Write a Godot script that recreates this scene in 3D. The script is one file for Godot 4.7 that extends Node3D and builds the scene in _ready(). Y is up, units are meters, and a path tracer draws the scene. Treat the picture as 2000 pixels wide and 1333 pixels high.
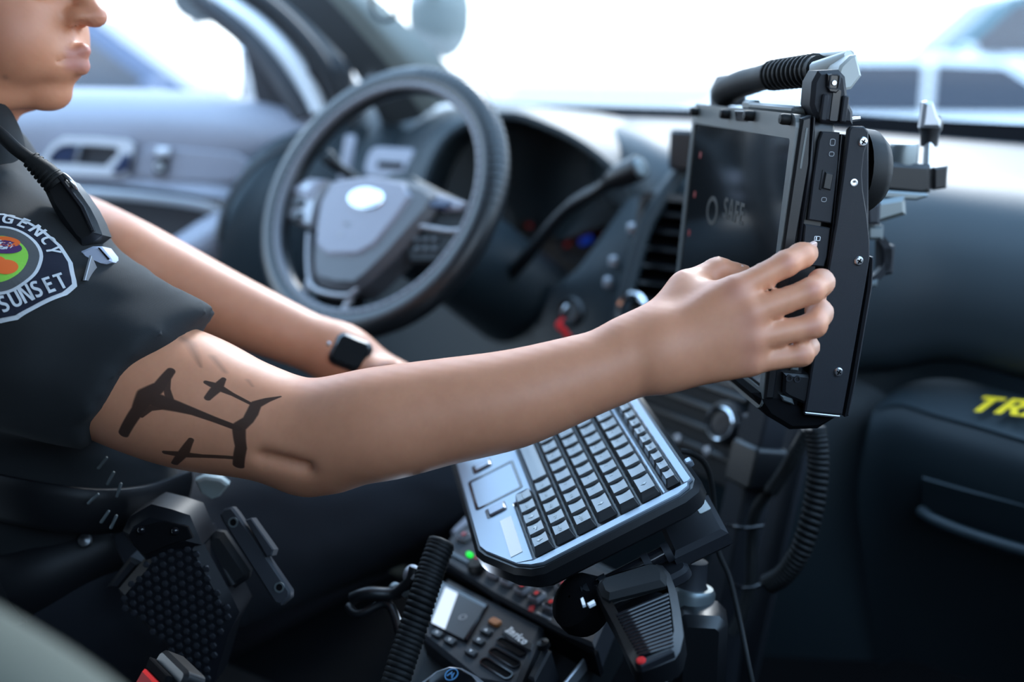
extends Node3D
# Driver's place of a patrol car seen from the passenger's door. y up, metres, -z is the car's forward direction.

const FOCAL := 2300.0
var eye := Vector3(0, 1.35, 0)
var cam_basis: Basis
var M := {}
var taken := {}
var rng := RandomNumberGenerator.new()


# ---------------------------------------------------------------- measuring
func P(px: float, py: float, d: float) -> Vector3:
	return eye + cam_basis * Vector3((px - 1000.0) / FOCAL * d, (666.5 - py) / FOCAL * d, -d)


func lp(t: Transform3D, px: float, py: float, z := 0.0) -> Vector2:
	var dir := P(px, py, 1.0) - eye
	var n := t.basis.z
	var o := t.origin + n * z
	var k := (o - eye).dot(n) / dir.dot(n)
	var q := t.affine_inverse() * (eye + dir * k)
	return Vector2(q.x, q.y)


func poly_at(t: Transform3D, pts: Array, z := 0.0) -> PackedVector2Array:
	var out := PackedVector2Array()
	for p in pts:
		out.append(lp(t, p[0], p[1], z))
	return out


func frame(o: Vector3, x: Vector3, y: Vector3) -> Transform3D:
	var z := x.cross(y).normalized()
	x = x.normalized()
	return Transform3D(Basis(x, z.cross(x), z), o)


func V(a: float, b: float) -> Vector2:
	return Vector2(a, b)


# ---------------------------------------------------------------- mesh building
class MB:
	var v := PackedVector3Array()
	var n := PackedVector3Array()
	var uv := PackedVector2Array()
	var c := PackedColorArray()
	var ix := PackedInt32Array()
	var coloured := false

	func tri(a: Vector3, b: Vector3, d: Vector3, na := Vector3.ZERO, nb := Vector3.ZERO, nd := Vector3.ZERO, out := Vector3.ZERO) -> void:
		var g := (d - a).cross(b - a)
		if g.length_squared() < 1e-20:
			return
		g = g.normalized()
		if out != Vector3.ZERO and g.dot(out) < 0.0:
			var t := b
			b = d
			d = t
			t = nb
			nb = nd
			nd = t
			g = -g
		var k := v.size()
		v.append_array([a, b, d])
		n.append_array([na if na != Vector3.ZERO else g, nb if nb != Vector3.ZERO else g, nd if nd != Vector3.ZERO else g])
		uv.append_array([Vector2(a.x, a.y), Vector2(b.x, b.y), Vector2(d.x, d.y)])
		ix.append_array([k, k + 1, k + 2])

	func quad(a: Vector3, b: Vector3, d: Vector3, e: Vector3, out := Vector3.ZERO) -> void:
		tri(a, b, d, Vector3.ZERO, Vector3.ZERO, Vector3.ZERO, out)
		tri(a, d, e, Vector3.ZERO, Vector3.ZERO, Vector3.ZERO, out)

	# grid of points, smooth; closed in either direction if asked
	func grid(rows: Array, close_v := false, close_u := false, flip := false) -> void:
		var base := v.size()
		var nr := rows.size()
		var nc: int = rows[0].size()
		var acc := PackedVector3Array()
		acc.resize(nr * nc)
		for i in nr:
			for j in nc:
				v.append(rows[i][j])
				uv.append(Vector2(float(j) / maxf(1, nc - 1), float(i) / maxf(1, nr - 1)))
		var er := nr if close_u else nr - 1
		var ec := nc if close_v else nc - 1
		for i in er:
			for j in ec:
				var q := [i * nc + j, i * nc + (j + 1) % nc, ((i + 1) % nr) * nc + (j + 1) % nc, ((i + 1) % nr) * nc + j]
				if flip:
					q.reverse()
				for t in [[q[0], q[1], q[2]], [q[0], q[2], q[3]]]:
					var a: Vector3 = v[base + t[0]]
					var g := (v[base + t[2]] - a).cross(v[base + t[1]] - a)
					for w in t:
						acc[w] += g
					ix.append_array([base + t[0], base + t[1], base + t[2]])
		for w in acc:
			n.append(w.normalized() if w.length_squared() > 1e-24 else Vector3.UP)

	func fan(ring: Array, out: Vector3) -> void:
		var m := Vector3.ZERO
		for p in ring:
			m += p
		m /= ring.size()
		for i in ring.size():
			tri(m, ring[i], ring[(i + 1) % ring.size()], out, out, out, out)

	func add(o: MB, t: Transform3D) -> void:
		var base := v.size()
		for p in o.v:
			v.append(t * p)
		for p in o.n:
			n.append((t.basis * p).normalized())
		uv.append_array(o.uv)
		for k in o.ix:
			ix.append(base + k)

	func mesh() -> ArrayMesh:
		var a := []
		a.resize(Mesh.ARRAY_MAX)
		a[Mesh.ARRAY_VERTEX] = v
		a[Mesh.ARRAY_NORMAL] = n
		a[Mesh.ARRAY_TEX_UV] = uv
		if coloured:
			a[Mesh.ARRAY_COLOR] = c
		a[Mesh.ARRAY_INDEX] = ix
		var m := ArrayMesh.new()
		m.add_surface_from_arrays(Mesh.PRIMITIVE_TRIANGLES, a)
		return m


func rrect(w: float, h: float, r: float, seg := 3, at := Vector2.ZERO) -> PackedVector2Array:
	var out := PackedVector2Array()
	r = minf(r, minf(w, h) * 0.499)
	for q in 4:
		var cx := (w / 2 - r) * (1 if q in [0, 3] else -1)
		var cy := (h / 2 - r) * (1 if q in [0, 1] else -1)
		for s in seg + 1:
			var a := PI / 2 * (q + float(s) / seg)
			out.append(at + Vector2(cx + cos(a) * r, cy + sin(a) * r))
	return out


func ngon(r: float, sides: int, at := Vector2.ZERO, ry := 0.0) -> PackedVector2Array:
	var out := PackedVector2Array()
	for i in sides:
		var a := TAU * i / sides
		out.append(at + Vector2(cos(a) * r, sin(a) * (ry if ry > 0 else r)))
	return out


func inset(p: PackedVector2Array, d: float) -> PackedVector2Array:
	var out := PackedVector2Array()
	var k := p.size()
	for i in k:
		var a := (p[i] - p[(i + k - 1) % k]).normalized()
		var b := (p[(i + 1) % k] - p[i]).normalized()
		var na := Vector2(-a.y, a.x)
		var nb := Vector2(-b.y, b.x)
		var m := (na + nb)
		var l := maxf(m.length_squared() / 2.0, 0.3)
		out.append(p[i] + m / l * d)
	return out


# a polygon in xy pushed from z0 to z1, edges chamfered by bev at the top (and at the bottom if both)
func slab_mb(poly: PackedVector2Array, z0: float, z1: float, bev := 0.0, both := false, mb: MB = null) -> MB:
	if mb == null:
		mb = MB.new()
	var p := PackedVector2Array()
	for q in poly:
		if p.is_empty() or q.distance_to(p[p.size() - 1]) > 1e-6:
			p.append(q)
	if p[0].distance_to(p[p.size() - 1]) < 1e-6:
		p.remove_at(p.size() - 1)
	var area := 0.0
	for i in p.size():
		area += p[i].cross(p[(i + 1) % p.size()])
	if area < 0:
		p.reverse()
	var ins := inset(p, bev) if bev > 0 else p
	var layers := []
	if bev > 0 and both:
		layers.append([ins, z0])
		layers.append([p, z0 + bev])
	else:
		layers.append([p, z0])
	if bev > 0:
		layers.append([p, z1 - bev])
		layers.append([ins, z1])
	else:
		layers.append([p, z1])
	var k := p.size()
	for l in layers.size() - 1:
		var lo: PackedVector2Array = layers[l][0]
		var hi: PackedVector2Array = layers[l + 1][0]
		var za: float = layers[l][1]
		var zb: float = layers[l + 1][1]
		var slope := 0.0
		if l == layers.size() - 2 and bev > 0:
			slope = 1.0
		elif l == 0 and both and bev > 0:
			slope = -1.0
		for i in k:
			var j := (i + 1) % k
			var e := (p[j] - p[i]).normalized()
			var ep := (p[i] - p[(i + k - 1) % k]).normalized()
			var en := (p[(j + 1) % k] - p[j]).normalized()
			var n0 := Vector2(e.y, -e.x)
			var na := n0
			var nb := n0
			if e.dot(ep) > 0.6:
				na = (n0 + Vector2(ep.y, -ep.x)).normalized()
			if e.dot(en) > 0.6:
				nb = (n0 + Vector2(en.y, -en.x)).normalized()
			var a3 := Vector3(na.x, na.y, slope).normalized()
			var b3 := Vector3(nb.x, nb.y, slope).normalized()
			var o3 := Vector3(n0.x, n0.y, slope)
			mb.tri(Vector3(lo[i].x, lo[i].y, za), Vector3(lo[j].x, lo[j].y, za), Vector3(hi[j].x, hi[j].y, zb), a3, b3, b3, o3)
			mb.tri(Vector3(lo[i].x, lo[i].y, za), Vector3(hi[j].x, hi[j].y, zb), Vector3(hi[i].x, hi[i].y, zb), a3, b3, a3, o3)
	for side in [[layers[layers.size() - 1], 1.0], [layers[0], -1.0]]:
		var pl: PackedVector2Array = side[0][0]
		var zz: float = side[0][1]
		var t := Geometry2D.triangulate_polygon(pl)
		for i in t.size() / 3:
			var a := pl[t[i * 3]]
			var b := pl[t[i * 3 + 1]]
			var d := pl[t[i * 3 + 2]]
			mb.tri(Vector3(a.x, a.y, zz), Vector3(b.x, b.y, zz), Vector3(d.x, d.y, zz), Vector3.ZERO, Vector3.ZERO, Vector3.ZERO, Vector3(0, 0, side[1]))
	return mb


func slab(poly: PackedVector2Array, z0: float, z1: float, bev := 0.0, both := false) -> ArrayMesh:
	return slab_mb(poly, z0, z1, bev, both).mesh()


# ring between two outlines of the same number of points
func rim_mb(outer: PackedVector2Array, inner: PackedVector2Array, z0: float, z1: float) -> MB:
	var mb := MB.new()
	var k := outer.size()
	for i in k:
		var j := (i + 1) % k
		var oi := Vector3(outer[i].x, outer[i].y, 0)
		var oj := Vector3(outer[j].x, outer[j].y, 0)
		var ii := Vector3(inner[i].x, inner[i].y, 0)
		var ij := Vector3(inner[j].x, inner[j].y, 0)
		var a := Vector3(0, 0, z0)
		var b := Vector3(0, 0, z1)
		mb.quad(oi + b, oj + b, ij + b, ii + b, Vector3(0, 0, 1))
		mb.quad(oi + a, oj + a, ij + a, ii + a, Vector3(0, 0, -1))
		mb.quad(oi + a, oj + a, oj + b, oi + b, (oi - ii))
		mb.quad(ii + a, ij + a, ij + b, ii + b, (ii - oi))
	return mb


func box(s: Vector3, bev := 0.001, r := -1.0) -> ArrayMesh:
	return slab(rrect(s.x, s.y, bev if r < 0 else r, 1 if r < 0 else 4), -s.z / 2, s.z / 2, bev, true)


func frames(pts: Array, closed := false) -> Array:
	var out := []
	var k := pts.size()
	var up := Vector3.ZERO
	for i in k:
		var a: Vector3 = pts[(i - 1 + k) % k] if closed else pts[maxi(i - 1, 0)]
		var b: Vector3 = pts[(i + 1) % k] if closed else pts[mini(i + 1, k - 1)]
		var t := (b - a).normalized()
		if up == Vector3.ZERO:
			up = Vector3.UP if absf(t.y) < 0.9 else Vector3.RIGHT
		var x := t.cross(up).normalized()
		up = x.cross(t).normalized()
		out.append([x, up, t])
	return out


func tube_mb(pts: Array, r, sides := 12, closed := false, sx := 1.0, sy := 1.0) -> MB:
	var mb := MB.new()
	var fr := frames(pts, closed)
	var rows := []
	for i in pts.size():
		var ri: float = r[i] if r is Array else r
		var ring := []
		for s in sides:
			var a := TAU * s / sides
			ring.append(pts[i] + fr[i][0] * cos(a) * ri * sx + fr[i][1] * sin(a) * ri * sy)
		rows.append(ring)
	mb.grid(rows, true, closed)
	if not closed:
		mb.fan(rows[0], -fr[0][2])
		mb.fan(rows[rows.size() - 1], fr[fr.size() - 1][2])
	return mb


func tube(pts: Array, r, sides := 12, closed := false, sx := 1.0, sy := 1.0) -> ArrayMesh:
	return tube_mb(pts, r, sides, closed, sx, sy).mesh()


# smooth curve through points
func curve(pts: Array, per := 6) -> Array:
	var out := []
	var k := pts.size()
	for i in k - 1:
		var p0 = pts[maxi(i - 1, 0)]
		var p1 = pts[i]
		var p2 = pts[i + 1]
		var p3 = pts[mini(i + 2, k - 1)]
		for s in per:
			out.append(p1.cubic_interpolate(p2, p0, p3, float(s) / per))
	out.append(pts[k - 1])
	return out


func coil(pts: Array, r: float, wire: float, turns: int, per := 10) -> ArrayMesh:
	var c := curve(pts, 24)
	var fr := frames(c)
	var out := []
	var total := turns * per
	for i in total + 1:
		var f := float(i) / total * (c.size() - 1)
		var k := mini(int(f), c.size() - 2)
		var p: Vector3 = c[k].lerp(c[k + 1], f - k)
		var a := TAU * i / per
		out.append(p + fr[k][0] * cos(a) * r + fr[k][1] * sin(a) * r)
	return tube(out, wire, 6)


# turned about y: profile of (radius, height)
func lathe_mb(prof: Array, sides := 24) -> MB:
	var mb := MB.new()
	var run := []
	for i in prof.size():
		run.append(prof[i])
		var sharp := false
		if i > 0 and i < prof.size() - 1:
			sharp = (prof[i] - prof[i - 1]).normalized().dot((prof[i + 1] - prof[i]).normalized()) < 0.75
		if (sharp or i == prof.size() - 1) and run.size() > 1:
			var rows := []
			for q in run:
				var ring := []
				for s in sides:
					var a := TAU * s / sides
					ring.append(Vector3(cos(a) * q.x, q.y, sin(a) * q.x))
				rows.append(ring)
			mb.grid(rows, true, false, true)
			run = [prof[i]]
	return mb


func lathe(prof: Array, sides := 24) -> ArrayMesh:
	return lathe_mb(prof, sides).mesh()


# smooth surface through a net of control points, given thickness
func patch_rows(ctrl: Array, nu := 4, nv := 4) -> Array:
	var wide := []
	for r in ctrl:
		wide.append(curve(r, nu))
	var out := []
	var cols := []
	for j in wide[0].size():
		var col := []
		for i in wide.size():
			col.append(wide[i][j])
		cols.append(curve(col, nv))
	for i in cols[0].size():
		var row := []
		for j in cols.size():
			row.append(cols[j][i])
		out.append(row)
	return out


func sheet(rows: Array, th: float) -> ArrayMesh:
	var mb := MB.new()
	mb.grid(rows)
	var nc: int = rows[0].size()
	var back := []
	for i in rows.size():
		var row := []
		for j in nc:
			row.append(rows[i][j] - mb.n[i * nc + j] * th)
		back.append(row)
	mb.grid(back, false, false, true)
	var lastr := rows.size() - 1
	for j in nc - 1:
		mb.quad(rows[0][j], rows[0][j + 1], back[0][j + 1], back[0][j], rows[0][j] - rows[1][j])
		mb.quad(rows[lastr][j], rows[lastr][j + 1], back[lastr][j + 1], back[lastr][j], rows[lastr][j] - rows[lastr - 1][j])
	for i in lastr:
		mb.quad(rows[i][0], rows[i + 1][0], back[i + 1][0], back[i][0], rows[i][0] - rows[i][1])
		mb.quad(rows[i][nc - 1], rows[i + 1][nc - 1], back[i + 1][nc - 1], back[i][nc - 1], rows[i][nc - 1] - rows[i][nc - 2])
	return mb.mesh()


# thickness towards the far side of the eye is chosen by the sign of th
func patch(ctrl: Array, th := 0.006, nu := 4, nv := 4) -> ArrayMesh:
	return sheet(patch_rows(ctrl, nu, nv), th)


func pxrows(rows: Array) -> Array:
	var out := []
	for r in rows:
		var row := []
		for q in r:
			row.append(P(q[0], q[1], q[2]))
		out.append(row)
	return out


func text(s: String, size: float, depth := 0.0006, serif := false, bold := false) -> TextMesh:
	var t := TextMesh.new()
	var f := SystemFont.new()
	f.font_names = PackedStringArray(["Droid Serif" if serif else "Droid Sans"])
	if bold:
		f.font_weight = 700
	t.font = f
	t.text = s
	t.font_size = 32
	t.pixel_size = size / 32.0
	t.depth = depth
	t.curve_step = 2.0
	return t


# ---------------------------------------------------------------- fields: bones joined smoothly, meshed as surface nets
# bone: [kind 0 capsule | 1 ellipsoid, a, b / inverse transform, ra, rb / radii, k, sign, clip point, clip normal]
func cap(a: Vector3, b: Vector3, ra: float, rb: float, k := 0.01, sgn := 1.0, cp = null, cn = null) -> Array:
	return [0, a, b, ra, rb, k, sgn, cp, cn]


func ell(t: Transform3D, r: Vector3, k := 0.01, sgn := 1.0) -> Array:
	return [1, t.affine_inverse(), r, 0.0, 0.0, k, sgn, null, null]


func bone_d(b: Array, p: Vector3) -> float:
	var d: float
	if b[0] == 0:
		var a: Vector3 = b[1]
		var ab: Vector3 = b[2] - a
		var t := clampf((p - a).dot(ab) / maxf(ab.length_squared(), 1e-9), 0.0, 1.0)
		d = p.distance_to(a + ab * t) - lerpf(b[3], b[4], t)
	else:
		var q: Vector3 = b[1] * p
		var r: Vector3 = b[2]
		var k0 := (q / r).length()
		var k1 := (q / (r * r)).length()
		d = k0 * (k0 - 1.0) / maxf(k1, 1e-6)
	if b[7] != null:
		d = maxf(d, (p - b[7]).dot(b[8]))
	return d


func field(bones: Array, p: Vector3) -> float:
	var d := 1.0
	for b in bones:
		var e := bone_d(b, p)
		var k: float = b[5]
		if b[6] > 0:
			var h := maxf(k - absf(d - e), 0.0) / k
			d = minf(d, e) - h * h * k * 0.25
		else:
			var h2 := maxf(k - absf(d + e), 0.0) / k
			d = maxf(d, -e) + h2 * h2 * k * 0.25
	return d


func nets(mb: MB, bones: Array, box_: AABB, cell: float, bump = null, colour = null, uvs = null, passes := 2) -> void:
	const BL := 6
	var nx := int(ceil(box_.size.x / cell / BL)) * BL
	var ny := int(ceil(box_.size.y / cell / BL)) * BL
	var nz := int(ceil(box_.size.z / cell / BL)) * BL
	var sx := nx + 1
	var sy := ny + 1
	var sz := nz + 1
	var val := PackedFloat32Array()
	val.resize(sx * sy * sz)
	val.fill(1.0)
	var done := PackedByteArray()
	done.resize(sx * sy * sz)
	var half := cell * BL * 0.5
	var diag := half * 1.7321
	var blocks := []
	for bi in nx / BL:
		for bj in ny / BL:
			for bk in nz / BL:
				var cpt := box_.position + Vector3(bi * BL, bj * BL, bk * BL) * cell + Vector3.ONE * half
				var d := 1.0
				var near := []
				for b in bones:
					var e := bone_d(b, cpt)
					if e < diag * 2.2 + 0.03:
						near.append(b)
					if b[6] > 0:
						d = minf(d, e)
				if d > diag * 1.2 + 0.014 or (d < -diag * 1.3 - 0.02):
					continue
				blocks.append(Vector3i(bi, bj, bk))
				for i in range(bi * BL, bi * BL + BL + 1):
					for j in range(bj * BL, bj * BL + BL + 1):
						for k in range(bk * BL, bk * BL + BL + 1):
							var at := (i * sy + j) * sz + k
							if done[at]:
								continue
							done[at] = 1
							var p := box_.position + Vector3(i, j, k) * cell
							var f := field(near, p)
							if bump != null:
								f = bump.call(p, f)
							val[at] = f
	var vid := PackedInt32Array()
	vid.resize(sx * sy * sz)
	vid.fill(-1)
	var base := mb.v.size()
	var pts := PackedVector3Array()
	var off := [0, sy * sz, sz, sy * sz + sz, 1, sy * sz + 1, sz + 1, sy * sz + sz + 1]
	var cor := [Vector3(0, 0, 0), Vector3(1, 0, 0), Vector3(0, 1, 0), Vector3(1, 1, 0), Vector3(0, 0, 1), Vector3(1, 0, 1), Vector3(0, 1, 1), Vector3(1, 1, 1)]
	var edges := [[0, 1], [2, 3], [4, 5], [6, 7], [0, 2], [1, 3], [4, 6], [5, 7], [0, 4], [1, 5], [2, 6], [3, 7]]
	for b in blocks:
		for i in range(b.x * BL, b.x * BL + BL):
			for j in range(b.y * BL, b.y * BL + BL):
				for k in range(b.z * BL, b.z * BL + BL):
					var at: int = (i * sy + j) * sz + k
					var pos := 0
					for o in off:
						if val[at + o] > 0.0:
							pos += 1
					if pos == 0 or pos == 8:
						continue
					var s := Vector3.ZERO
					var m := 0
					for e in edges:
						var a: float = val[at + off[e[0]]]
						var c: float = val[at + off[e[1]]]
						if (a > 0.0) != (c > 0.0):
							s += (cor[e[0]] as Vector3).lerp(cor[e[1]], a / (a - c))
							m += 1
					vid[at] = pts.size()
					pts.append(box_.position + (Vector3(i, j, k) + s / m) * cell)
	var tris := PackedInt32Array()
	var dirs := [[sy * sz, sz, 1], [sz, 1, sy * sz], [1, sy * sz, sz]]
	for b in blocks:
		for i in range(maxi(1, b.x * BL), b.x * BL + BL):
			for j in range(maxi(1, b.y * BL), b.y * BL + BL):
				for k in range(maxi(1, b.z * BL), b.z * BL + BL):
					var at: int = (i * sy + j) * sz + k
					var a0 := val[at] > 0.0
					for d in dirs:
						if a0 == (val[at + d[0]] > 0.0):
							continue
						var q0 := vid[at]
						var q1 := vid[at - d[1]]
						var q2 := vid[at - d[1] - d[2]]
						var q3 := vid[at - d[2]]
						if q0 < 0 or q1 < 0 or q2 < 0 or q3 < 0:
							continue
						if a0:
							tris.append_array([q0, q2, q1, q0, q3, q2])
						else:
							tris.append_array([q0, q1, q2, q0, q2, q3])
	for pass_ in passes:
		var sum := PackedVector3Array()
		sum.resize(pts.size())
		var cnt := PackedInt32Array()
		cnt.resize(pts.size())
		for t in tris.size() / 3:
			for w in 3:
				var i0 := tris[t * 3 + w]
				sum[i0] += pts[tris[t * 3 + (w + 1) % 3]]
				cnt[i0] += 1
		for i in pts.size():
			if cnt[i] > 0:
				pts[i] = pts[i].lerp(sum[i] / cnt[i], 0.5)
	var acc := PackedVector3Array()
	acc.resize(pts.size())
	for t in tris.size() / 3:
		var a := pts[tris[t * 3]]
		var g := (pts[tris[t * 3 + 2]] - a).cross(pts[tris[t * 3 + 1]] - a)
		for w in 3:
			acc[tris[t * 3 + w]] += g
	for w in tris:
		mb.ix.append(base + w)
	mb.v.append_array(pts)
	for i in pts.size():
		mb.n.append(acc[i].normalized())
		mb.uv.append(uvs.call(pts[i]) if uvs != null else Vector2(pts[i].x, pts[i].y))
		if colour != null:
			mb.c.append(colour.call(pts[i], acc[i].normalized()))


# ---------------------------------------------------------------- nodes
func numbered(s: String) -> String:
	taken[s] = taken.get(s, -1) + 1
	return s if taken[s] == 0 else "%s_%03d" % [s, taken[s]]


func thing(called: String, label: String, category: String, t := Transform3D(), group := "") -> Node3D:
	var o := Node3D.new()
	o.name = numbered(called)
	add_child(o)
	o.transform = t
	o.set_meta("label", label)
	o.set_meta("category", category)
	if group:
		o.set_meta("group", group)
	return o


func part(parent: Node, called: String, m: Mesh, mat: Material, t := Transform3D(), label := "") -> MeshInstance3D:
	var o := MeshInstance3D.new()
	o.name = called
	o.mesh = m
	o.material_override = mat
	o.transform = t
	if label:
		o.set_meta("label", label)
	parent.add_child(o, true)
	return o


func solo(called: String, m: Mesh, mat: Material, label: String, category: String, t := Transform3D(), group := "") -> MeshInstance3D:
	var o := part(self, numbered(called), m, mat, t, label)
	o.set_meta("category", category)
	if group:
		o.set_meta("group", group)
	return o


func struct(called: String, m: Mesh, mat: Material, t := Transform3D(), label := "") -> MeshInstance3D:
	var o := part(self, numbered(called), m, mat, t, label)
	o.set_meta("kind", "structure")
	return o


func at(x: float, y: float, z: float, b := Basis()) -> Transform3D:
	return Transform3D(b, Vector3(x, y, z))


# a turned shape standing along a direction
func along(o: Vector3, dir: Vector3) -> Transform3D:
	var y := dir.normalized()
	var x := y.cross(Vector3(0.31, 0.2, 0.93)).normalized()
	return Transform3D(Basis(x, y, x.cross(y)), o)


# ---------------------------------------------------------------- materials
func noise_tex(freq: float, size := 256, seed_ := 1, octaves := 3, kind := FastNoiseLite.TYPE_SIMPLEX_SMOOTH) -> NoiseTexture2D:
	var f := FastNoiseLite.new()
	f.seed = seed_
	f.noise_type = kind
	f.frequency = freq
	f.fractal_octaves = octaves
	var t := NoiseTexture2D.new()
	t.width = size
	t.height = size
	t.seamless = true
	t.noise = f
	return t


func mat(key: String, c: Color, rough := 0.5, metal := 0.0, relief: Texture2D = null, depth := 0.0, scale := 1.0) -> StandardMaterial3D:
	var m := StandardMaterial3D.new()
	m.resource_name = key
	m.albedo_color = c.linear_to_srgb()
	m.roughness = rough
	m.metallic = metal
	if relief:
		m.heightmap_enabled = true
		m.heightmap_texture = relief
		m.heightmap_scale = depth
		m.uv1_triplanar = true
		m.uv1_scale = Vector3.ONE * scale
	M[key] = m
	return m


func glow(key: String, c: Color, e: float) -> StandardMaterial3D:
	var m := mat(key, Color(0.02, 0.02, 0.02), 0.4)
	m.emission_enabled = true
	m.emission = c
	m.emission_energy_multiplier = e
	return m


func _ready() -> void:
	rng.seed = 11
	# ---- camera
	cam_basis = Basis.from_euler(Vector3(deg_to_rad(-13.5), deg_to_rad(35.0), 0.0))
	var cam := Camera3D.new()
	cam.name = "camera"
	add_child(cam)
	cam.transform = Transform3D(cam_basis, eye)
	cam.keep_aspect = Camera3D.KEEP_HEIGHT
	cam.near = 0.02
	cam.far = 300.0
	var lens := CameraAttributesPhysical.new()
	lens.frustum_focal_length = 17.5 / (666.5 / FOCAL)
	lens.frustum_focus_distance = 0.93
	lens.exposure_aperture = 3.4
	cam.attributes = lens
	cam.fov = rad_to_deg(2.0 * atan(666.5 / FOCAL))
	# ---- sky: bright thin overcast
	var env := Environment.new()
	env.background_mode = Environment.BG_SKY
	var sky := Sky.new()
	var sm := ProceduralSkyMaterial.new()
	sm.sky_top_color = Color(0.66, 0.83, 1.0)
	sm.sky_horizon_color = Color(0.93, 0.975, 1.0)
	sm.ground_horizon_color = Color(0.78, 0.82, 0.86)
	sm.ground_bottom_color = Color(0.5, 0.52, 0.55)
	sm.sky_curve = 0.2
	sky.sky_material = sm
	env.sky = sky
	env.background_energy_multiplier = 1.9
	env.tonemap_mode = Environment.TONE_MAPPER_LINEAR
	env.tonemap_exposure = 2.7
	env.sdfgi_enabled = true
	env.ssao_enabled = true
	env.ssil_enabled = true
	var we := WorldEnvironment.new()
	we.name = "environment"
	we.environment = env
	add_child(we)
	# ---- sun behind thin cloud, high ahead of the car
	var sun := DirectionalLight3D.new()
	sun.name = "sun"
	sun.light_color = Color(0.97, 0.99, 1.0)
	sun.light_energy = 0.5
	sun.light_angular_distance = 12.0
	sun.shadow_enabled = true
	sun.sky_mode = DirectionalLight3D.SKY_MODE_LIGHT_ONLY
	add_child(sun)
	sun.look_at_from_position(Vector3.ZERO, Vector3(0.28, -0.62, 0.8))
	make_materials()
	build_shell()
	build_outside()
	build_dashboard()
	build_door()
	build_pillar()
	build_wheel()
	build_tablet()
	build_mount()
	build_keyboard()
	build_console()
	build_microphone()
	build_cords()
	build_person()
	build_person_gear()


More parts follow.
